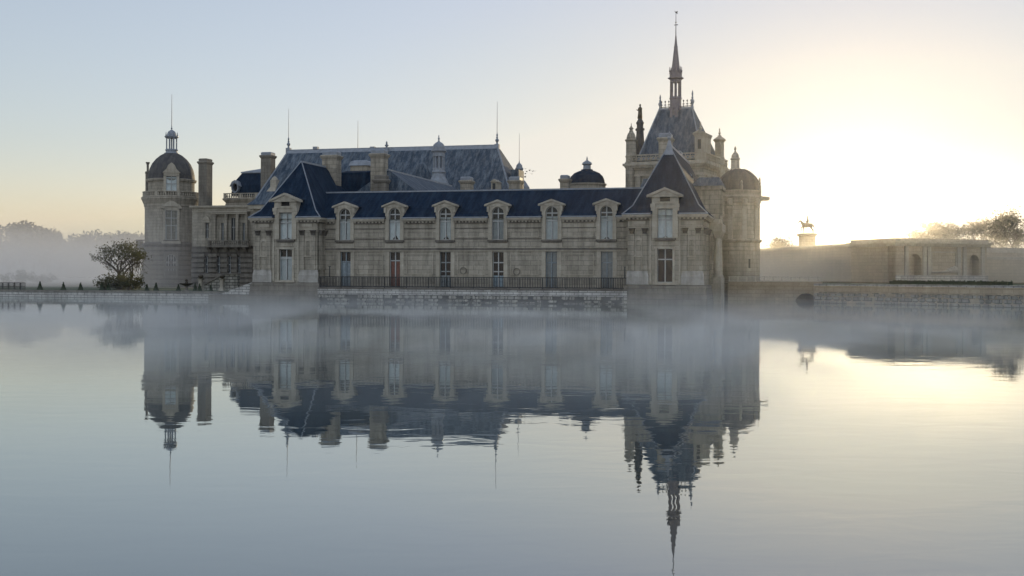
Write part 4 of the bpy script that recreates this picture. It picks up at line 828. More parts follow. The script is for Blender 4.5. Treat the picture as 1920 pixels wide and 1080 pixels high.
m = MB(); rod(m, su, sv, zs(67), zs(24), .04); m.box(su - 3.4 * k, su + 4 * k, sv - .04, sv + .04, zs(47.5), zs(46.3)); m.lathe(su, sv, [(.02, zs(43)), (.14, zs(42)), (.02, zs(41))], 8)
m.slab([(su - 2.6 * k, zs(20.5)), (su - .8 * k, zs(24.5)), (su + 2.6 * k, zs(26)), (su + 3.6 * k, zs(24.5)), (su + 1.6 * k, zs(23.2)), (su + 4.1 * k, zs(21.4)), (su + 1.2 * k, zs(21.8)), (su - .6 * k, zs(23)), (su - 1.6 * k, zs(20.8))], sv - .05, sv + .05); m.build('weathervane', IRON, root, sp)
# stair turret and statue turret at the left corner
k = C.k(1182, 0); tu = C.u(1182.5, .3)
def zz(py): return C.z(py, .3, 1182)
m = MB(); m.lathe(tu, .3, [(10.5 * k, 1), (10.5 * k, zz(309)), (12 * k, zz(307)), (12 * k, zz(305)), (10 * k, zz(304)), (10 * k, zz(296)), (11 * k, zz(295)), (11 * k, zz(293)), (9.8 * k, zz(292)), (9.8 * k, zz(266)), (12 * k, zz(264)), (12 * k, zz(262)), (9 * k, zz(261)), (8.6 * k, zz(257)), (6.6 * k, zz(251)), (4.2 * k, zz(248)), (3.6 * k, zz(245)), (2.2 * k, zz(244)), (4.4 * k, zz(241)), (2.6 * k, zz(239)), (.8 * k, zz(236)), (.5 * k, zz(231))], 12); m.build('stair_turret', STONE, root)
tu = C.u(1199, 2.2); k = C.k(1199, 2.2)
def zz(py): return C.z(py, 2.2, 1199)
m = MB(); m.lathe(tu, 2.2, [(10 * k, 10), (9.5 * k, zz(290)), (8 * k, zz(262)), (6.6 * k, zz(240)), (6.3 * k, zz(234)), (7.6 * k, zz(232)), (7.6 * k, zz(230)), (5.5 * k, zz(227)), (4 * k, zz(224)), (3.5 * k, zz(222.5))], 10)
for j in range(6): a = j * math.pi / 3; m.box(tu + 7 * k * math.cos(a) - .1, tu + 7 * k * math.cos(a) + .1, 2.2 + 7 * k * math.sin(a) - .1, 2.2 + 7 * k * math.sin(a) + .1, zz(245), zz(241))
st = m.build('statue_turret', SLATE3, root)
m = MB()
k *= 1.22; zq_ = zz; zz = lambda py: zq_(222.6 - (222.6 - py) * 1.1)
m.stack([(tu - 3.4 * k, tu + 3.2 * k, 2.2 - 3 * k, 2.2 + 3 * k, zz(222.6)), (tu - 2.6 * k, tu + 2.8 * k, 2.2 - 2.2 * k, 2.2 + 2.2 * k, zz(214)), (tu - 2.2 * k, tu + 2.5 * k, 2.2 - 2.2 * k, 2.2 + 2.2 * k, zz(208)), (tu - 2.6 * k, tu + 2.9 * k, 2.2 - 2.2 * k, 2.2 + 2.2 * k, zz(204.5)), (tu - .8 * k, tu + 1 * k, 2.2 - .9 * k, 2.2 + .9 * k, zz(202.5)), (tu - .7 * k, tu + .7 * k, 2.2 - .7 * k, 2.2 + .7 * k, zz(201.5))])
m.lathe(tu, 2.2, [(.5 * k, zz(202)), (1.5 * k, zz(200.8)), (1.6 * k, zz(199.4)), (1.1 * k, zz(198.2)), (.3 * k, zz(197.6))], 10)
m.tube((tu - 2 * k, 2.2 - 1 * k, zz(205.5)), (tu - 3 * k, 2.2 - 2.6 * k, zz(209)), .9 * k, .7 * k, 6); m.tube((tu - 3 * k, 2.2 - 2.6 * k, zz(209)), (tu - 5 * k, 2.2 - 3.2 * k, zz(207)), .7 * k, .45 * k, 6); m.tube((tu + 2.4 * k, 2.2, zz(205.5)), (tu + 2 * k, 2.2 - 2 * k, zz(210)), .9 * k, .7 * k, 6)
m.build('robed_statue', BRONZE, root, smooth=True)
# right corner turret and pedimented lucarne
tu, _ = C.at(1349, 300, 7.6); k = C.k(1349, 7.6)
def zz(py): return C.z(py, 7.6, 1349)
m = MB(); m.lathe(tu, 7.6, [(11 * k, 4), (11 * k, zz(313)), (14 * k, zz(311)), (14 * k, zz(309)), (9.5 * k, zz(307)), (9.5 * k, zz(297)), (10.5 * k, zz(296)), (8.5 * k, zz(294)), (8.5 * k, zz(267)), (12 * k, zz(263.5)), (12 * k, zz(262)), (7 * k, zz(258)), (4 * k, zz(256.5)), (3.4 * k, zz(254))], 8, .39); finial(m, tu, 7.6, zz(255), 15 * k, 2.6 * k)
for a in (-2.0, -1.2): m.box(tu + 8.5 * k * math.cos(a) - .16, tu + 8.5 * k * math.cos(a) + .16, 7.6 + 8.5 * k * math.sin(a) - .1, 7.6 + 8.5 * k * math.sin(a) + .1, zz(291), zz(272))
m.build('corner_turret', TRIM, root)
lu = C.u(1312.5, .2); k = C.k(1312, .2)
def zz(py): return C.z(py, .2, 1312)
m = MB(); m.box(lu - 9 * k, lu + 9 * k, -.3, 3, zc, zz(255)); m.box(lu - 10.5 * k, lu + 10.5 * k, -.45, 3, zz(256), zz(253.5)); pediment(m, lu, 12 * k, zz(253), 7 * k, -.6, 3, .2)
for sg in (-1, 1): m.box(*sorted((lu + sg * 5 * k, lu + sg * 8 * k)), -.42, -.28, zz(284), zz(257))
finial(m, lu, .2, zz(247), 19 * k, 3.2 * k); d = m.build('lucarne', TRIM, root)
m = MB(); m.box(lu - 3 * k, lu + 3 * k, -.34, -.29, zz(280), zz(262)); m.build('window', GLASSD, root, d)
x0 = C.at(1172, 300, 0)
# lean-to slate roof peeping above the front ridge at the chapel's foot
m = MB(); u0, z_ = C.at(1197, 334, -4); u1 = C.u(1222, -4); m.stack([(u0 - .5, u1, -5, -.1, z_ - 4), (u0 + .3, u1, -3, -.1, z_)]); m.build('lean_to_roof', SLATE2, root)
# ================================================================== right round tower
ly = 24.0; RPX = 1384; k = 1 / sc(RPX, ly); xt = X(RPX, ly)
def zl(py): return Z(py, ly, RPX)
root = thing('round_tower', 'plain round stone tower beside the chapel, ribbed grey dome and small stone lantern, sunlit edge', 'tower', (xt, ly, 0))
m = MB(); m.lathe(xt, ly, [(43 * k, -.4), (43 * k, zl(531)), (40.5 * k, zl(529)), (40 * k, zl(472)), (41 * k, zl(470)), (41 * k, zl(467)), (40 * k, zl(466)), (40 * k, zl(456)), (44 * k, zl(453)), (44 * k, zl(450)), (40 * k, zl(449)), (39.5 * k, zl(383)), (41.5 * k, zl(381)), (41.5 * k, zl(377)), (43 * k, zl(374)), (44 * k, zl(372)), (44 * k, zl(369.5)), (41 * k, zl(368)), (41 * k, zl(363)), (42 * k, zl(362)), (42 * k, zl(359)), (38 * k, zl(358))], 48); m.build('drum', STONE, root)
for a in (-2.5, -1.87, -1.24, -.6):
    m = MB(); m.tf = lambda u, v, z, a=a: (xt + (40 * k - v) * math.cos(a) - u * math.sin(a), ly + (40 * k - v) * math.sin(a) + u * math.cos(a), z)
    m.box(-.26, .26, -.14, .2, zl(449), zl(392)); m.box(-.3, .3, -.4, .2, zl(391.9), zl(388)); m.lathe(0, -.2, [(.3, zl(386)), (.32, zl(376)), (.12, zl(374))], 8); m.build('buttress', TRIM, root)
m = MB(); prof = [(39, 359), (38.5, 350), (36.5, 341), (32, 333), (26, 327), (20, 322), (14, 319), (13, 318)]; m.lathe(xt, ly, [(r * k, zl(y)) for r, y in prof], 40)
for j in range(10):
    a = j * math.pi / 5
    for (r0, y0), (r1, y1) in zip(prof[:-1], prof[1:]): m.tube((xt + r0 * k * math.cos(a), ly + r0 * k * math.sin(a), zl(y0)), (xt + r1 * k * math.cos(a), ly + r1 * k * math.sin(a), zl(y1)), .09, .09, 4)
m.build('dome', SLATE3, root)
m = MB(); xl = xt - 6 * k; m.lathe(xl, ly, [(13 * k, zl(321)), (9.5 * k, zl(317)), (8 * k, zl(315)), (7.6 * k, zl(300)), (9.3 * k, zl(298.5)), (9.3 * k, zl(297)), (7.2 * k, zl(296)), (6.8 * k, zl(291)), (4.5 * k, zl(287)), (2 * k, zl(285)), (1.4 * k, zl(282)), (2.6 * k, zl(279)), (.6 * k, zl(274))], 12); m.box(xl - 2.4 * k, xl + 2.4 * k, ly - .1, ly + .1, zl(280), zl(278.4)); m.build('lantern', TRIM, root)
for px, zt_ in ((1352, 338), (1392, 341)):
    m = MB(); xx = X(px, ly); dy = -math.sqrt(max(0, (38 * k) ** 2 - (xx - xt) ** 2)); m.lathe(xx, ly + dy, [(2.4 * k, zl(359)), (3 * k, zl(352)), (2 * k, zl(348)), (2.6 * k, zl(344)), (.6 * k, zl(zt_))], 8); m.build('dome_pinnacle', TRIM, root)
m = MB(); xx = xt + 39 * k; m.lathe(xx, ly, [(3.2 * k, zl(374)), (3 * k, zl(356)), (2.6 * k, zl(354)), (3.2 * k, zl(350)), (1.8 * k, zl(347)), (2.6 * k, zl(344)), (1.4 * k, zl(341)), (2 * k, zl(338)), (.5 * k, zl(333))], 8); m.build('edge_pinnacle', TRIM, root)
for dy, dz in ((-.5, 0), (.5, .25)):
    m = MB(); m.tube((xt + 40 * k, ly + dy, zl(375) + dz), (xt + 56 * k, ly + dy - .2, zl(375.5) + dz), .22, .13, 6); m.lathe(xt + 56 * k, ly + dy - .2, [(.05, zl(377) + dz), (.18, zl(375.5) + dz), (.05, zl(374) + dz)], 6); m.build('gargoyle', TRIM, root)
m = MB(); px = 1407; xx = X(px, ly); dy = -math.sqrt((40 * k) ** 2 - (xx - xt) ** 2); m.box(xx - .1, xx + .1, ly + dy - .12, ly + dy + .3, zl(503), zl(486)); m.build('slit_window', DARK, root)
# ================================================================== bridge with railing
BY = 20.5; bx0, bx1 = RP[3] + .9, X(1542, BY)
root = thing('stone_bridge', 'low stone bridge with a dark arch crossing the moat beside the round tower', 'bridge', ((bx0 + bx1) / 2, BY + 2, 0))
def zb_(py): return Z(py, BY, 1440)
zdk = zb_(530); ax, ar = X(1512, BY), 1.2
m = MB()
m.box(bx0, ax - ar, BY, BY + 4, -.4, zdk); m.box(ax + ar, bx1, BY, BY + 4, -.4, zdk); m.arch_spandrel(ax, ar, -.35, zdk, ar, BY, BY + 4); m.box(bx0, bx1, BY - .12, BY, zdk - .25, zdk + .1)
for j in range(12):
    a0, a1 = math.pi * j / 12, math.pi * (j + 1) / 12; m.slab([(ax + q * math.cos(a), -.35 + q * math.sin(a)) for q, a in ((ar + .25, a0), (ar + .25, a1), (ar, a1), (ar, a0))], BY - .06, BY + .02)
m.box(bx0, X(1472, BY), BY - .5, BY, -.4, zb_(541)); m.build('arch_wall', WARM, root)
PAINT = plain('pale painted rail', (.5, .47, .4), .6, 0, .2); zrl = zb_(518.6)
m = MB(); m.box(bx0, bx1, BY + .2, BY + .28, zrl - .06, zrl); m.box(bx0, bx1, BY + .21, BY + .27, zdk + .05, zdk + .1); rl = m.build('railing', PAINT, root)
m = MB(); n = 84
for j in range(n):
    x = bx0 + .1 + (bx1 - bx0 - .2) * j / (n - 1); r = .018 if j % 8 else .05; m.box(x - r, x + r, BY + .24 - r, BY + .24 + r, zdk, zrl - .06)
m.build('bar_panel', PAINT, root, rl)
# ================================================================== right bank: upper terrace, retaining wall, hedge
mb = MB()
pl_ = [(X(1480, BY + 4.2), BY + 4.2), (bx1 - .1, BY + 4.2), (bx1 - .1, BY + .6), (RB0[0], RB0[1] + .4), (rb(3)[0], rb(3)[1] + .4), (320, 260), (X(1480, 160), 160)]
mb.add([(x, y, TZ - .05) for x, y in pl_], [tuple(range(len(pl_)))]); solo(mb, 'upper_terrace', GRASS, None, None, (0, 0, 0), CH, kind='structure')
d = Vector((RB1[0] - RB0[0], RB1[1] - RB0[1])); Lb = d.length; ang = math.atan2(d.y, d.x); BF = Frame(CH.m @ Vector((RB0[0], RB0[1], 0)), -YAW + ang)
root = thing('bank_wall', 'long low stone retaining wall of the sunlit right bank, rough dark lower courses', 'retaining wall', (Lb / 2, .4, 0), BF)
m = MB(); m.box(-.5, Lb * 3, 0, .8, -.4, TZ - .2); m.build('wall', WARM, root)
m = MB(); m.box(-.5, Lb * 3, -.08, .8, TZ - .199, TZ); m.build('coping', PALE, root)
m = MB(); stones(m, -.5, Lb * 1.5, -.02, -.15, 1.1, random.Random(9), 1.25, .1)
m.build('rubble_footing', RUBBLE, root)
def leafy(m, pts, n, r, sz, rng, squash=1.0):
    """small leaf faces scattered about given points"""
    for _ in range(n):
        p = pts[rng.randrange(len(pts))]
        while True:
            dx, dy, dz = rng.uniform(-1, 1), rng.uniform(-1, 1), rng.uniform(-1, 1)
            if dx * dx + dy * dy + dz * dz < 1: break
        c = Vector((p[0] + dx * r, p[1] + dy * r, p[2] + dz * r * squash)); a = Vector((rng.gauss(0, 1), rng.gauss(0, 1), rng.gauss(0, 1))).normalized(); b = a.orthogonal().normalized(); s = sz * rng.uniform(.6, 1.3)
        m.add([tuple(c - a * s), tuple(c + b * s * .55), tuple(c + a * s), tuple(c - b * s * .55)], [(0, 1, 2, 3)])
def bfu(px, v):                              # distance along the bank wall at a photograph column
    lo, hi = -20.0, 120.0
    for _ in range(50):
        mid = (lo + hi) / 2; p = BF.m @ Vector((mid, v, 0)); q = 960 + F * p.x / p.y
        if q < px: lo = mid
        else: hi = mid
    return lo
a, b = bfu(1672, 6), bfu(1894, 6); rng = random.Random(5); m = MB()
n = 40
for j in range(n):
    x0 = a + (b - a) * j / n; x1 = a + (b - a) * (j + 1) / n; q = rng.uniform(-.04, .04); m.box(x0, x1, 5.5, 6.6, TZ - .05, TZ + .28 + q)
leafy(m, [(a + (b - a) * rng.random(), rng.uniform(5.5, 6.6), TZ + rng.uniform(0, .32)) for _ in range(600)], 5000, .12, .06, rng); solo(m, 'clipped_hedge', HEDGE, 'long low clipped green hedge on top of the right bank', 'hedge', ((a + b) / 2, 6, TZ), BF)
# ================================================================== long garden wall behind the bank
wa = Vector((*[W(1418, 466.3, 178)[0]], 178)); wb = Vector((W(1676, 450.5, 135)[0], 135)); dv = wb - wa; Lw = dv.length; GF = Frame((wa.x, wa.y, 0), math.atan2(dv.y, dv.x)); zw = W(1425, 466.3, 177)[1]
root = thing('garden_wall', 'long plain stone wall running from the round tower towards the rising sun', 'wall', (Lw / 2, .5, 0), GF)
m = MB(); m.box(0, Lw, 0, 1.0, 0, zw - .35); m.build('wall', WARM, root)
m = MB(); m.box(0, Lw, -.15, 1.15, zw - .349, zw); m.build('coping', TRIM, root)
# gatehouse with two arches and a carved panel
G = Loc(1679, 128, R_(-20)); GU = G.u(1850, 0); zg = G.z(446.5, 0, 1690); gb = TZ - .2
root = thing('gatehouse', 'low flat-topped stone gate building with two arched niches and a carved panel', 'gatehouse', (GU / 2, 2, TZ), G.fr)
def gz_(py): return G.z(py, 0, 1720)
archs = [(G.u(1716, 0), G.u(1704, 0)), (G.u(1827, 0), G.u(1817, 0))]
m = MB(); holes = []
for xc, xl in archs: r = abs(xc - xl); holes.append((xc - r, xc + r, gb, gz_(476)))
m.sheet(0, GU, gb, zg - .9, 0, holes, 1.2); m.box(.001, GU - .001, 1.3, 8, gb, zg - .9)
for (xc, xl), h in zip(archs, holes): r = h[1] - xc; m.arch_spandrel(xc, r - .02, h[3] - r, h[3] + .0, r, .02, 1.0)
m.build('wall', WARM, root)
m = MB(); m.box(-.3, GU + .3, -.3, 8.2, zg - .9, zg - .6); m.box(-.55, GU + .55, -.55, 8.4, zg - .599, zg - .35); m.box(-.15, GU + .15, -.15, 8, zg - .349, zg); m.build('cornice', TRIM, root)
for p in (1699, 1733, 1741, 1797, 1808, 1842): m = MB(); x = G.u(p, 0); m.box(x - .25, x + .25, -.16, .02, gb, zg - .9); m.build('pilaster', TRIM, root)
m = MB(); panel_frame(m, G.u(1745, 0), G.u(1793, 0), gz_(512), gz_(471), 0, .14, .12); m.build('panel_frame', TRIM, root)
m = MB(); rng = random.Random(3); x0, x1 = G.u(1768, 0), G.u(1792, 0)                  # relief: rocks and reclining figure at the foot of the panel
for j in range(16):
    f = j / 15; x = G.u(1748, 0) + (x1 - G.u(1748, 0)) * f; h = (.15 + .9 * max(0, f - .45) * 1.6) * rng.uniform(.7, 1.1); m.lathe(x, -.05, [(.22, gz_(511)), (.3, gz_(511) + h * .4), (.2, gz_(511) + h * .8), (.05, gz_(511) + h)], 6)
m.build('carved_relief', TRIM, root)
m = MB(); m.box(0, GU, -.25, .02, gb, gz_(516)); m.build('base_course', PALE, root)
# lower wall continuing to the right edge
H = Loc(1850, 136, R_(-30)); h1 = 40; zh = H.z(481.5, 0, 1856)
root = thing('side_wall', 'lower hazy stone wall continuing from the gate building to the right edge', 'wall', (10, .5, TZ), H.fr)
m = MB(); m.box(-.5, h1, 0, .9, 0, zh - .3); m.build('wall', WARM, root)
m = MB(); m.box(-.5, h1, -.12, 1.0, zh - .299, zh); m.build('coping', TRIM, root)
H2 = Loc(1850, 150, R_(-24)); zh2 = H2.z(464, 0, 1860); root = thing('rear_wall', 'pale stone wall with a flat cornice, set back behind the low wall at the right edge', 'wall', (10, .5, TZ), H2.fr)
m = MB(); m.box(-1, 45, 0, .9, 0, zh2 - .7); m.build('wall', WARM, root); m = MB(); m.box(-1, 45, -.3, 1, zh2 - .699, zh2 - .35); m.box(-1, 45, -.15, .9, zh2 - .349, zh2); m.build('cornice', TRIM, root)
# ================================================================== left garden: quay, lawn, cones, urn, steps
root = thing('quay_wall', 'long low stone quay along the left shore, under the lawn and clipped cones', 'quay', (-80, QY, 0))
qz = .78; m = MB(); m.box(-420, -24.2, QY, QY + .9, -.4, qz - .16); m.build('wall', PALE, root)
m = MB(); n = 200
for j in range(n):
    a = -420 + 395.8 * j / n; m.box(a + .01, a + 395.8 / n - .01, QY - .1, QY + .95, qz - .159, qz)
m.build('coping', RUST, root)
mb = MB(); mb.add([(-420, QY + 1.6, GZ + .06), (-25.5, QY + 1.6, GZ + .06), (-27, 26, GZ + .06), (-62, 40, GZ + .06), (-420, 60, GZ + .06)], [(0, 1, 2, 3, 4)]); solo(mb, 'lawn', GRASS, None, None, (0, 0, 0), CH, kind='structure')
rng = random.Random(11)
def cone(px, ly, h, label):
    x, z = loc(px, 540, ly); z = GZ + .05; m = MB(); r = h * .34
    m.lathe(x, ly, [(r, z), (r * .98, z + .06), (r * .5, z + h * .5), (r * .12, z + h * .93), (.01, z + h)], 12)
    m2 = MB(); leafy(m, [(x + math.cos(a) * r * (1 - f) * .95, ly + math.sin(a) * r * (1 - f) * .95, z + h * f) for a, f in [(rng.uniform(0, 6.28), rng.random() ** 1.4) for _ in range(160)]], 700, .06, .05, rng)
    solo(m, 'topiary_cone', HEDGE, label, 'topiary', (x, ly, z), CH, 'clipped cones on the left lawn')
for a in ((75, 5, 1.05, 'clipped cone shrub standing nearest the railing at the left edge'), (119, 5, 1.0, 'middle one of the three evenly spaced cone shrubs on the open shore'), (151, 5, .95, 'cone shrub on the shore nearest the spreading bush tree'),
          (191, 9, .9, 'cone shrub in front of the left foot of the spreading tree'), (203, 9, .9, 'cone shrub close under the trunk of the spreading tree'),
          (275.5, 7, .8, 'smaller cone shrub at the outer left edge of the banded tower base'), (292.5, 7, .98, 'taller cone shrub before the left part of the banded tower base'),
          (334.5, 8, .8, 'cone shrub just left of the dark garden urn'), (366, 8, .9, 'cone shrub just right of the dark garden urn'), (374.5, 6, .95, 'cone shrub in front of the left sphinx pedestal'), (395.5, 8, .75, 'cone shrub between the two pedestals before the stair')): cone(*a)
gx, _ = loc(349.5, 530, 12); root = thing('garden_urn', 'dark shallow urn on a stem in front of the banded tower', 'urn', (gx, 12, GZ))
m = MB(); m.lathe(gx, 12, [(.42, GZ), (.42, GZ + .12), (.2, GZ + .2), (.13, GZ + .55), (.2, GZ + .65)], 14); m.build('stem', RUST, root)
m = MB(); m.lathe(gx, 12, [(.2, GZ + .651), (.7, GZ + .85), (.85, GZ + .97), (.78, GZ + .98), (.2, GZ + .93), (.12, GZ + 1.2), (.2, GZ + 1.32), (.04, GZ + 1.5)], 16); m.build('bowl', BRONZE, root)
for px, lab in ((376.5, 'pale stone pedestal with a dark ball, left one before the garden stair'), (416.5, 'pale stone pedestal with a dark ball, right one before the garden stair')):
    x, _ = loc(px, 530, 16); root = thing('gate_pedestal', lab, 'pedestal', (x, 16, GZ), CH, 'pedestals before the garden stair')
    m = MB(); m.stack([(x - .35, x + .35, 15.65, 16.35, GZ), (x - .3, x + .3, 15.7, 16.3, GZ + .2), (x - .2, x + .2, 15.8, 16.2, GZ + .5), (x - .2, x + .2, 15.8, 16.2, GZ + 1.3), (x - .32, x + .32, 15.68, 16.32, GZ + 1.5)]); m.build('post', TRIM, root)
    m = MB(); m.lathe(x, 16, [(.1, GZ + 1.501), (.27, GZ + 1.62), (.33, GZ + 1.8), (.25, GZ + 1.98), (.05, GZ + 2.06)], 12); m.build('ball', BRONZE, root)
x0, x1 = X(383, 19), X(446, 19); root = thing('garden_stair', 'dark sloping stair parapet rising to the right between the two pedestals', 'stair', ((x0 + x1) / 2, 19.5, GZ))
zt_ = Z(515, 19, 420); m = MB(); m.slab([(x0, GZ - .1), (x1, GZ - .1), (x1, zt_), (X(420, 19), zt_), (X(386, 19), GZ + .75), (x0, GZ + .75)], 19, 19.5); m.build('parapet', RUBBLE, root)
m = MB(); m.slab([(x0 - .1, GZ + .76), (X(386, 19), GZ + .76), (X(420, 19), zt_ + .01), (x1, zt_ + .01), (x1, zt_ + .16), (X(420, 19) - .05, zt_ + .16), (X(386, 19) - .05, GZ + .9), (x0 - .1, GZ + .9)], 18.85, 19.65); m.build('handrail', RUST, root)
x0, x1 = X(424, 1.2), LP[2] - .3; root = thing('water_steps', 'broad stone steps climbing from the quay to the left pavilion', 'steps', ((x0 + x1) / 2, 2.2, 0))
n = 7
for j in range(n):
    m = MB(); a = x0 + (x1 - x0 - .4) * j / n; zs_ = .5 + (Z(530, 1.5, 470) - .5) * (j + 1) / n; m.box(a, x1, .8, 3.4, zs_ - (.5 if j == 0 else (Z(530, 1.5, 470) - .5) / n) + .002, zs_); m.build('step', PALE, root)
m = MB(); m.slab([(x0 - .4, -.4), (x1, -.4), (x1, Z(527, 1, 470)), (x1 - 1.2, Z(530, 1, 470)), (x0, .62)], .35, .798); m.build('side_wall', PALE, root)
m = MB(); m.box(x0 - 1.5, x1, .2, 3.2, -.4, .499); m.build('landing', RUST, root)
xa, xb = X(-40, QY + 1), X(46, QY + 1); root = thing('shore_railing', 'short dark railing on the far left shore', 'railing', ((xa + xb) / 2, QY + 1.2, GZ))
m = MB(); zr = Z(529.5, QY + 1, 20)
for q in (0, .45): m.box(xa, xb, QY + 1.1, QY + 1.16, zr - .05 - q, zr - q)
m.build('rail', IRON, root)
m = MB(); n = 40
for j in range(n): x = xa + (xb - xa) * j / (n - 1); r = .02 if j % 5 else .045; m.box(x - r, x + r, QY + 1.13 - r, QY + 1.13 + r, GZ, zr - .05)
m.build('bar_panel', IRON, root)
# ================================================================== equestrian statue
SY = 186.0; sx, sz = W(1513.5, 437.5, SY); k = SY / F
root = thing('equestrian_statue', 'bronze rider on horseback on a tall stone pedestal, silhouetted above the garden wall', 'statue', (sx, SY, TZ), WD)
m = MB(); hw = 12.5 * k
m.stack([(sx - hw - .3, sx + hw + .3, SY - 1.4, SY + 1.4, TZ), (sx - hw - .3, sx + hw + .3, SY - 1.4, SY + 1.4, TZ + .8), (sx - hw, sx + hw, SY - 1.1, SY + 1.1, TZ + 1.0), (sx - hw, sx + hw, SY - 1.1, SY + 1.1, sz - .5), (sx - hw - .25, sx + hw + .25, SY - 1.35, SY + 1.35, sz - .35), (sx - hw - .3, sx + hw + .3, SY - 1.4, SY + 1.4, sz - .15), (sx - hw, sx + hw, SY - 1.1, SY + 1.1, sz)]); m.build('pedestal', WARM, root)
def skin(name, verts, edges, radii, mat, root, at, scale):
    base, fr = BASE[root.name]; me = bpy.data.meshes.new(name)
    me.from_pydata([(at[0] + x * scale - base.x, at[1] + y * scale - base.y, at[2] + z * scale - base.z) for x, y, z in verts], edges, [])
    o = bpy.data.objects.new(name, me); S.collection.objects.link(o); o.parent = root; o.modifiers.new('skin', 'SKIN'); me.materials.append(mat)
    if not me.skin_vertices:
        bm = bmesh.new(); bm.from_mesh(me); bm.verts.layers.skin.verify(); bm.to_mesh(me); bm.free()
    for v, r in zip(me.skin_vertices[0].data, radii): v.radius = ((r[0] if isinstance(r, tuple) else r) * scale, (r[1] if isinstance(r, tuple) else r) * scale)
    me.skin_vertices[0].data[0].use_root = True
    o.modifiers.new('sub', 'SUBSURF').levels = 2; o.modifiers['sub'].render_levels = 2; return o
# horse faces left: unit = 1 m at the withers about 1.6
hv = [(.0, 0, 1.25), (-.45, 0, 1.28), (-.68, 0, 1.36), (-.88, 0, 1.65), (-1.02, 0, 1.88), (-1.14, 0, 1.94), (-1.34, 0, 1.68), (-1.42, 0, 1.58), (.42, 0, 1.27), (.66, 0, 1.3),
      (.84, 0, 1.28), (.98, 0, 1.05), (1.02, 0, .62),
      (-.58, -.17, 1.05), (-.66, -.18, .66), (-.60, -.18, .3), (-.62, -.18, .04), (-.70, -.18, .02),
      (-.60, .17, 1.05), (-.92, .18, .88), (-.88, .18, .55), (-.78, .18, .36), (-.84, .18, .28),
      (.58, -.17, 1.02), (.46, -.18, .82), (.72, -.18, .52), (.66, -.18, .2), (.58, -.18, .03),
      (.66, .17, 1.02), (.62, .18, .82), (.94, .18, .55), (.96, .18, .22), (.88, .18, .03)]
he = [(0, 1), (1, 2), (2, 3), (3, 4), (4, 5), (5, 6), (6, 7), (0, 8), (8, 9), (9, 10), (10, 11), (11, 12), (1, 13), (13, 14), (14, 15), (15, 16), (16, 17), (1, 18), (18, 19), (19, 20), (20, 21), (21, 22), (8, 23), (23, 24), (24, 25), (25, 26), (26, 27), (8, 28), (28, 29), (29, 30), (30, 31), (31, 32)]
hr = [q * 1.14 for q in [.30, .32, .27, .17, .13, .12, .08, .07, .31, .24, .07, .09, .04, .15, .08, .055, .05, .06, .15, .08, .055, .05, .055, .18, .11, .06, .05, .06, .18, .11, .06, .05, .06]]
HS = 34 * k / 2.75
skin('horse', hv, he, hr, BRONZE, root, (sx + .05, SY, sz - .02), HS)
rv_ = [(.05, 0, 1.62), (.05, 0, 1.9), (.03, 0, 2.14), (.02, 0, 2.26), (.0, 0, 2.42), (.0, 0, 2.56), (.04, -.26, 2.1), (-.02, -.33, 1.86), (-.25, -.2, 1.78), (.04, .26, 2.1), (-.04, .34, 1.86), (-.28, .18, 1.8), (-.2, -.36, 1.4), (-.1, -.38, .95), (-.26, -.38, .88), (-.2, .36, 1.4), (-.1, .38, .95), (-.26, .38, .88)]
re_ = [(0, 1), (1, 2), (2, 3), (3, 4), (4, 5), (2, 6), (6, 7), (7, 8), (2, 9), (9, 10), (10, 11), (0, 12), (12, 13), (13, 14), (0, 15), (15, 16), (16, 17)]
skin('rider', rv_, re_, [.2, .19, .2, .08, .12, .07, .1, .08, .06, .1, .08, .06, .14, .09, .06, .14, .09, .06], BRONZE, root, (sx + .05, SY, sz - .02), HS)
m = MB(); m.lathe(sx + .05, SY, [(.24 * HS, sz + 2.55 * HS), (.25 * HS, sz + 2.58 * HS), (.12 * HS, sz + 2.6 * HS), (.1 * HS, sz + 2.7 * HS), (.02, sz + 2.72 * HS)], 10); m.build('hat', BRONZE, root)
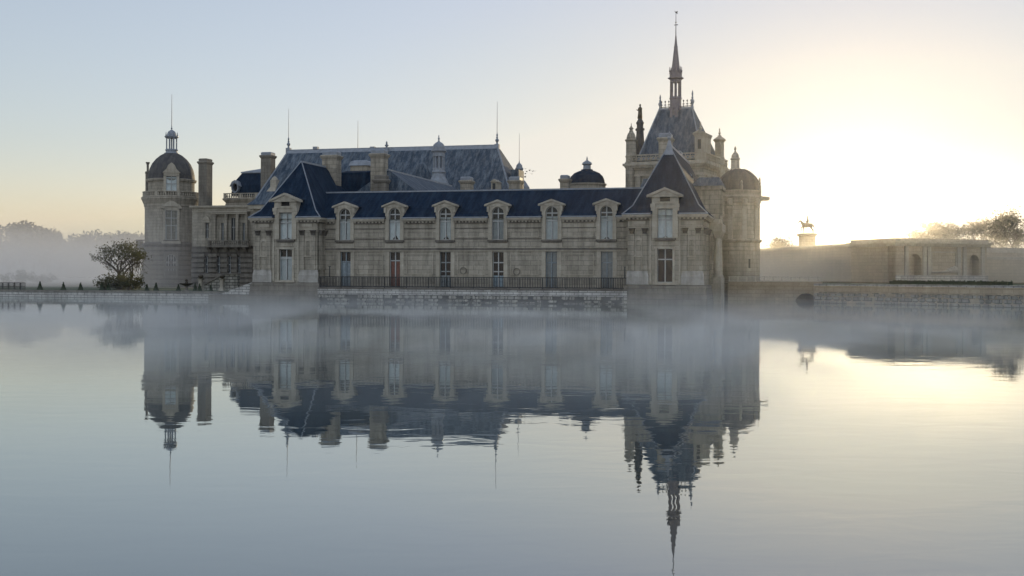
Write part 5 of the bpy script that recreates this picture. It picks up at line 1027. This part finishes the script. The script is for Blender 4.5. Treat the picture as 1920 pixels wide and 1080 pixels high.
# ================================================================== trees
LVT = 2
def grow(m, tips, p, d, L, r, lv, rng, spread, up):
    q = p; n = 2
    for _ in range(n):
        d2 = (d + Vector((rng.gauss(0, .13), rng.gauss(0, .13), rng.gauss(0, .08)))).normalized(); e = q + d2 * L / n; m.tube(q, e, r, r * .82, 5 if lv > 1 else 4); r *= .82; q = e; d = d2
        if lv <= LVT: tips.append(tuple(q))
    if lv == 0: return
    k = rng.choice((2, 3, 3)) if lv > 1 else 3
    for i in range(k):
        a = rng.uniform(0, 6.28); o = Vector((math.cos(a), math.sin(a), rng.uniform(-.15, .35))); nd_ = (d * (1 - spread * .5) + o * spread + Vector((0, 0, up))).normalized()
        grow(m, tips, q, nd_, L * rng.uniform(.62, .86), r * .72, lv - 1, rng, spread, up)
def tree(label, base, h, width, seed, nleaf, lsz, leafmat, name='tree', levels=5, spread=.75, up=.12, stems=1, group=None, clump=None, tfrac=.24, low=0, fill=70, cz=.6):
    rng = random.Random(seed); x, y, z = base; root = thing(name, label, 'tree', base, WD, group); m = MB(); tips = []
    for s in range(stems):
        d = Vector((rng.gauss(0, .25 if stems > 1 else .05), rng.gauss(0, .1), 1)).normalized(); grow(m, tips, Vector((x + rng.gauss(0, .1 * stems), y, z - .2)), d, h * tfrac, h * .024, levels, rng, spread, up)
    zx = max(t[2] for t in tips); xs_ = sorted(abs(t[0] - x) for t in tips); wx = xs_[int(len(xs_) * .93)]
    fz = h / (zx - z); fx = width * .5 / max(.1, wx)
    fit = lambda p: (x + (p[0] - x) * fx, y + (p[1] - y) * fx, z + (p[2] - z) * fz)
    m.v = [fit(p) for p in m.v]; tips = [fit(p) for p in tips]
    base_t = list(tips)
    for _ in range(fill):                    # twigs that round the crown out
        while True:
            u, v, q = rng.uniform(-1, 1), rng.uniform(-1, 1), rng.uniform(-1, 1)
            if .25 < u * u + v * v + q * q < 1: break
        e = (x + u * width * .5, y + v * width * .45, z + h * (cz + q * (1 - cz) * .97)); n_ = min(base_t, key=lambda t: (t[0] - e[0]) ** 2 + (t[1] - e[1]) ** 2 + 1.5 * (t[2] - e[2]) ** 2)
        mid = Vector(n_).lerp(Vector(e), .5) + Vector((0, 0, h * .015)); m.tube(n_, mid, h * .004, h * .003, 4); m.tube(mid, e, h * .003, h * .0015, 4); tips.append(e); tips.append(tuple(mid))
    m.build('trunk', BARK, root); c = MB(); r = clump or h * .07
    sel = [t for t in tips if rng.random() < .8]
    leafy(c, sel, nleaf, r, lsz, rng, .8); c.build('crown', leafmat, root); return root
gxy = lambda px, py, Y: (W(px, py, Y)[0], Y, GZ - .05)
# the near spreading tree by the tower and the bushes at its foot
b = gxy(226, 530, 142); b = (b[0] + .6, b[1], b[2])
tree('spreading multi stemmed tree with thin spring leaves beside the banded tower base', b, (513 - 447) * 142 / F + 2.1, 92 * 142 / F, 21, 3000, .105, LEAF, 'spreading_tree', 5, .75, .05, 4, None, .42, .2, 0, 160, .55)
def bush(px, Y, h, wd, seed, n, label, mat=LEAF, base=None):
    rng = random.Random(seed); x = W(px, 530, Y)[0]; z = GZ - .05 if base is None else base; root = thing('bush', label, 'bush', (x, Y, z), WD)
    m = MB(); pts = []
    for _ in range(14):
        a = rng.uniform(0, 6.28); q = (x + math.cos(a) * wd * .4 * rng.random() ** .5, Y + math.sin(a) * wd * .3, z + h * rng.uniform(.35, .9)); m.tube((x + rng.gauss(0, .1), Y, z - .1), q, .05, .02, 4); pts.append(q); pts.append(tuple(Vector((x, Y, z)).lerp(Vector(q), .6)))
    m.build('stems', BARK, root).name = 'stem'; c = MB(); leafy(c, pts, n, h * .3, .12, rng, .8); c.build('foliage', mat, root)
bush(197, 138, 2.0, 2.2, 1, 700, 'upright dark bush left of the spreading tree trunk')
bush(243, 139, 2.2, 4.2, 2, 1500, 'broad dark bush under the spreading tree, against the tower base')
bush(222, 140, 1.7, 3.0, 8, 900, 'low dark bush round the foot of the spreading tree')
bush(28, 215, 2.6, 9, 3, 1600, 'wide pale green bush in the mist at the left edge', LEAF)
bush(76, 225, 2.0, 9, 4, 1300, 'faint brownish bush in the mist right of the pale green one', LEAF3)
# hazy wood across the park on the left
FT = [(14, 422, 54, 300), (40, 420, 40, 310), (62, 424, 44, 300), (86, 430, 34, 296), (112, 444, 30, 320), (137, 441, 18, 330), (158, 442, 26, 320), (176, 437, 34, 325), (203, 441, 26, 330), (221, 438, 26, 318), (240, 442, 30, 326), (258, 440, 26, 320)]
FL = ['tall loose hazy tree at the far left edge', 'tall hazy tree with a rounded open crown, second from the left edge', 'tall hazy tree left of a gap in the far treeline', 'hazy tree ending the group of taller crowns on the left', 'low hazy tree in the dip of the far treeline', 'very small round hazy crown standing alone in the dip', 'small hazy tree right of the lone round crown', 'broad hazy crown, highest of the lower far treeline', 'hazy tree above the left side of the spreading tree', 'hazy crown straight above the spreading tree', 'hazy tree between the spreading tree and the tower', 'hazy tree touching the round tower wall']
for i, ((px, py, wd, Y), lab) in enumerate(zip(FT, FL)):
    hh = (513 - py) * Y / F + HC - GZ; tree(lab, gxy(px, 500, Y), hh, wd * Y / F * 1.15, 40 + i, 1500, .42, LEAF3 if i < 4 else LEAF2, 'park_tree', 4, .7, .15, 1, 'trees of the far park', 1.5 if i < 4 else 1.7, .3)
m = MB(); rng = random.Random(77)
pts = []
for j in range(2600):
    px = rng.uniform(-60, 300); Y = rng.uniform(335, 350); top = 459 + 6 * math.sin(px * .07) + 4 * math.sin(px * .19); zt_ = (513 - top) * Y / F + HC; pts.append((W(px, 500, Y)[0], Y, GZ + (zt_ - GZ) * rng.random() ** .8))
leafy(m, pts, 14000, 1.6, .7, rng); solo(m, 'woods', LEAF2, None, None, (pts[0][0], 340, GZ), WD, kind='stuff')
# right: trees behind the gate building
RT = [(1463, 447, 32, 235, 'small round hazy tree just right of the tower, left of the statue'), (1722, 418, 46, 200, 'sunlit open tree nearest the sun above the gate building'), (1752, 414, 60, 205, 'broad sunlit tree crown above the middle of the gate building'), (1787, 420, 46, 200, 'sunlit lower crown right of the broad one above the gate building'),
      (1838, 409, 56, 190, 'golden upright tree beyond the right end of the gate building'), (1874, 408, 40, 198, 'hazy tree in the gap before the tall one at the right edge'), (1906, 389, 74, 175, 'tall dense tree at the right edge, highest of the right trees')]
for i, (px, py, wd, Y, lab) in enumerate(RT):
    hh = (519 - py) * Y / F + HC - TZ; tree(lab, (W(px, 500, Y)[0], Y, TZ - .05), hh, wd * Y / F * 1.1, 70 + i, 1900 if i < 6 else 3600, .2, LEAF3 if i < 5 else LEAF2, 'garden_tree', 5, .75, .12, 1, 'trees behind the gate building', .8, .24)
# ================================================================== birds
rng = random.Random(8)
for i, (px, py) in enumerate(((985.5, 316.5), (987.5, 322), (993, 320), (999, 321.5), (1003, 321), (985, 326), (997.5, 326.5), (984.5, 332.5))):
    Y = 150 + rng.uniform(-6, 6); x, z = W(px, py, Y); m = MB(); a = rng.uniform(-.6, .6); f = rng.uniform(.06, .2); w_ = .26
    m.lathe(0, 0, [(.008, -.12), (.035, -.06), (.04, .03), (.008, .13)], 6); m.v = [(x + q[2] * math.cos(a), Y + q[2] * math.sin(a), z + q[1]) for q in m.v]
    for sg in (-1, 1):
        m.add([(x - .08, Y, z + .02), (x + .08, Y, z + .02), (x + .05, Y + sg * w_ * .5, z + f * .8), (x - .02, Y + sg * w_, z + f), (x - .09, Y + sg * w_ * .5, z + f * .8)], [(0, 1, 2, 3, 4)])
    m.v = [(x + (q[0] - x) * math.cos(a + 1) - (q[1] - Y) * math.sin(a + 1), Y + (q[0] - x) * math.sin(a + 1) + (q[1] - Y) * math.cos(a + 1), q[2]) for q in m.v]
    solo(m, 'bird', IRON, 'tiny dark bird flying in the flock beside the lantern rod', 'bird', (x, Y, z), WD, 'flock of small birds')
# ================================================================== mist on the lake and haze in the air
def volume(name, col, dens, g):
    m, t, b = mk(name); t.nodes.remove(b); v = t.nodes.new('ShaderNodeVolumePrincipled'); v.inputs['Color'].default_value = (*col, 1); v.inputs['Density'].default_value = dens; v.inputs['Anisotropy'].default_value = g
    t.links.new(v.outputs[0], t.nodes['Material Output'].inputs['Volume']); return m, t, v
mt, t, v = volume('lake mist', (.97, .97, .96), 1, .5)
tc = t.nodes.new('ShaderNodeTexCoord'); mp = t.nodes.new('ShaderNodeMapping'); mp.inputs['Scale'].default_value = (.20, .06, .55); t.links.new(tc.outputs['Object'], mp.inputs['Vector'])
n1 = nd(t, 'ShaderNodeTexNoise', **{'Scale': 1.0, 'Detail': 5.0, 'Roughness': .62, 'Distortion': .8}); t.links.new(mp.outputs[0], n1.inputs['Vector'])
sp_ = t.nodes.new('ShaderNodeSeparateXYZ'); t.links.new(tc.outputs['Object'], sp_.inputs[0])
fall = nd(t, 'ShaderNodeMapRange', **{'From Min': 0.0, 'From Max': MIST_H, 'To Min': 1.0, 'To Max': 0.0, 'interpolation_type': 'SMOOTHSTEP'}); t.links.new(sp_.outputs[2], fall.inputs['Value'])
near = nd(t, 'ShaderNodeMapRange', **{'From Min': -90.0, 'From Max': -62.0, 'To Min': 0.0, 'To Max': 1.0}); t.links.new(sp_.outputs[1], near.inputs['Value'])
m2_ = t.nodes.new('ShaderNodeMapping'); m2_.inputs['Scale'].default_value = (.045, .03, .2); t.links.new(tc.outputs['Object'], m2_.inputs['Vector'])
n2 = nd(t, 'ShaderNodeTexNoise', **{'Scale': 1.0, 'Detail': 2.0}); t.links.new(m2_.outputs[0], n2.inputs['Vector'])
nn = nd(t, 'ShaderNodeMath', operation='MULTIPLY_ADD'); t.links.new(n2.outputs['Fac'], nn.inputs[0]); nn.inputs[1].default_value = .9; t.links.new(n1.outputs['Fac'], nn.inputs[2])
thr = nd(t, 'ShaderNodeMapRange', **{'From Min': .88, 'From Max': 1.10, 'To Min': .03, 'To Max': 1.3}); t.links.new(nn.outputs[0], thr.inputs['Value'])
far = nd(t, 'ShaderNodeMapRange', **{'From Min': -22.0, 'From Max': -62.0, 'To Min': 0.0, 'To Max': 1.0, 'interpolation_type': 'SMOOTHSTEP'}); t.links.new(sp_.outputs[1], far.inputs['Value'])
a0 = t.nodes.new('ShaderNodeMath'); a0.operation = 'MULTIPLY'; t.links.new(far.outputs[0], a0.inputs[0]); t.links.new(near.outputs[0], a0.inputs[1])
a1 = t.nodes.new('ShaderNodeMath'); a1.operation = 'MULTIPLY'; t.links.new(fall.outputs[0], a1.inputs[0]); t.links.new(a0.outputs[0], a1.inputs[1])
a2 = t.nodes.new('ShaderNodeMath'); a2.operation = 'MULTIPLY'; t.links.new(a1.outputs[0], a2.inputs[0]); t.links.new(thr.outputs[0], a2.inputs[1])
a3 = t.nodes.new('ShaderNodeMath'); a3.operation = 'MULTIPLY'; t.links.new(a2.outputs[0], a3.inputs[0]); a3.inputs[1].default_value = MIST_D; t.links.new(a3.outputs[0], v.inputs['Density'])
mt.cycles.volume_step_rate = MIST_STEP
mb = MB(); mb.box(-130, 120, -95, -2.9, .01, MIST_H + .02); solo(mb, 'mist', mt, None, None, (0, 0, 0), CH, kind='stuff')
def ground_mist(name, box, dens, zt, g, yr, col=(.94, .95, .97), xr=None):
    mt, t, v = volume(name, col, 1, g)
    tc = t.nodes.new('ShaderNodeTexCoord'); sp = t.nodes.new('ShaderNodeSeparateXYZ'); t.links.new(tc.outputs['Object'], sp.inputs[0])
    n = nd(t, 'ShaderNodeTexNoise', **{'Scale': .03, 'Detail': 2.0}); t.links.new(tc.outputs['Object'], n.inputs['Vector'])
    zn = nd(t, 'ShaderNodeMath', operation='MULTIPLY_ADD'); t.links.new(n.outputs['Fac'], zn.inputs[0]); zn.inputs[1].default_value = -zt * .5; t.links.new(sp.outputs[2], zn.inputs[2])
    f = nd(t, 'ShaderNodeMapRange', **{'From Min': -zt * .1, 'From Max': zt * .72, 'To Min': dens, 'To Max': 0.0, 'interpolation_type': 'SMOOTHSTEP'}); t.links.new(zn.outputs[0], f.inputs['Value'])
    e = nd(t, 'ShaderNodeMapRange', **{'From Min': yr[0], 'From Max': yr[1], 'To Min': 0.0, 'To Max': 1.0, 'interpolation_type': 'SMOOTHSTEP'}); t.links.new(sp.outputs[1], e.inputs['Value'])
    q = nd(t, 'ShaderNodeMath', operation='MULTIPLY'); t.links.new(f.outputs[0], q.inputs[0]); t.links.new(e.outputs[0], q.inputs[1]); t.links.new(q.outputs[0], v.inputs['Density'])
    if xr:
        e2 = nd(t, 'ShaderNodeMapRange', **{'From Min': xr[0], 'From Max': xr[1], 'To Min': 0.0, 'To Max': 1.0, 'interpolation_type': 'SMOOTHSTEP'}); t.links.new(sp.outputs[0], e2.inputs['Value'])
        q2 = nd(t, 'ShaderNodeMath', operation='MULTIPLY'); t.links.new(q.outputs[0], q2.inputs[0]); t.links.new(e2.outputs[0], q2.inputs[1]); t.links.new(q2.outputs[0], v.inputs['Density'])
    mt.cycles.volume_step_rate = .5; mb = MB(); mb.box(*box); solo(mb, name, mt, None, None, (0, 0, 0), WD, kind='stuff')
ground_mist('park_mist', (-260, -46, 122, 346, .75, 16), .014, 16, .3, (122, 160))
ground_mist('garden_mist', (24, 125, 108, 200, 2.1, 9), .034, 8.5, .65, (108, 138), (.98, .94, .86))  # warm tint in the mist colour stands in for golden sun glare
hm, _, _ = volume('haze', (.95, .95, .95), HAZE_DENSITY, HAZE_G)
ground_mist('grove_mist', (50, 130, 146, 200, 2.2, 30), .007, 26, .72, (146, 160), (.98, .95, .9), (51, 62))
mb = MB(); mb.box(-660, 660, -70, 660, -1.5, 42); solo(mb, 'haze', hm, None, None, (0, 0, 0), WD, kind='stuff')
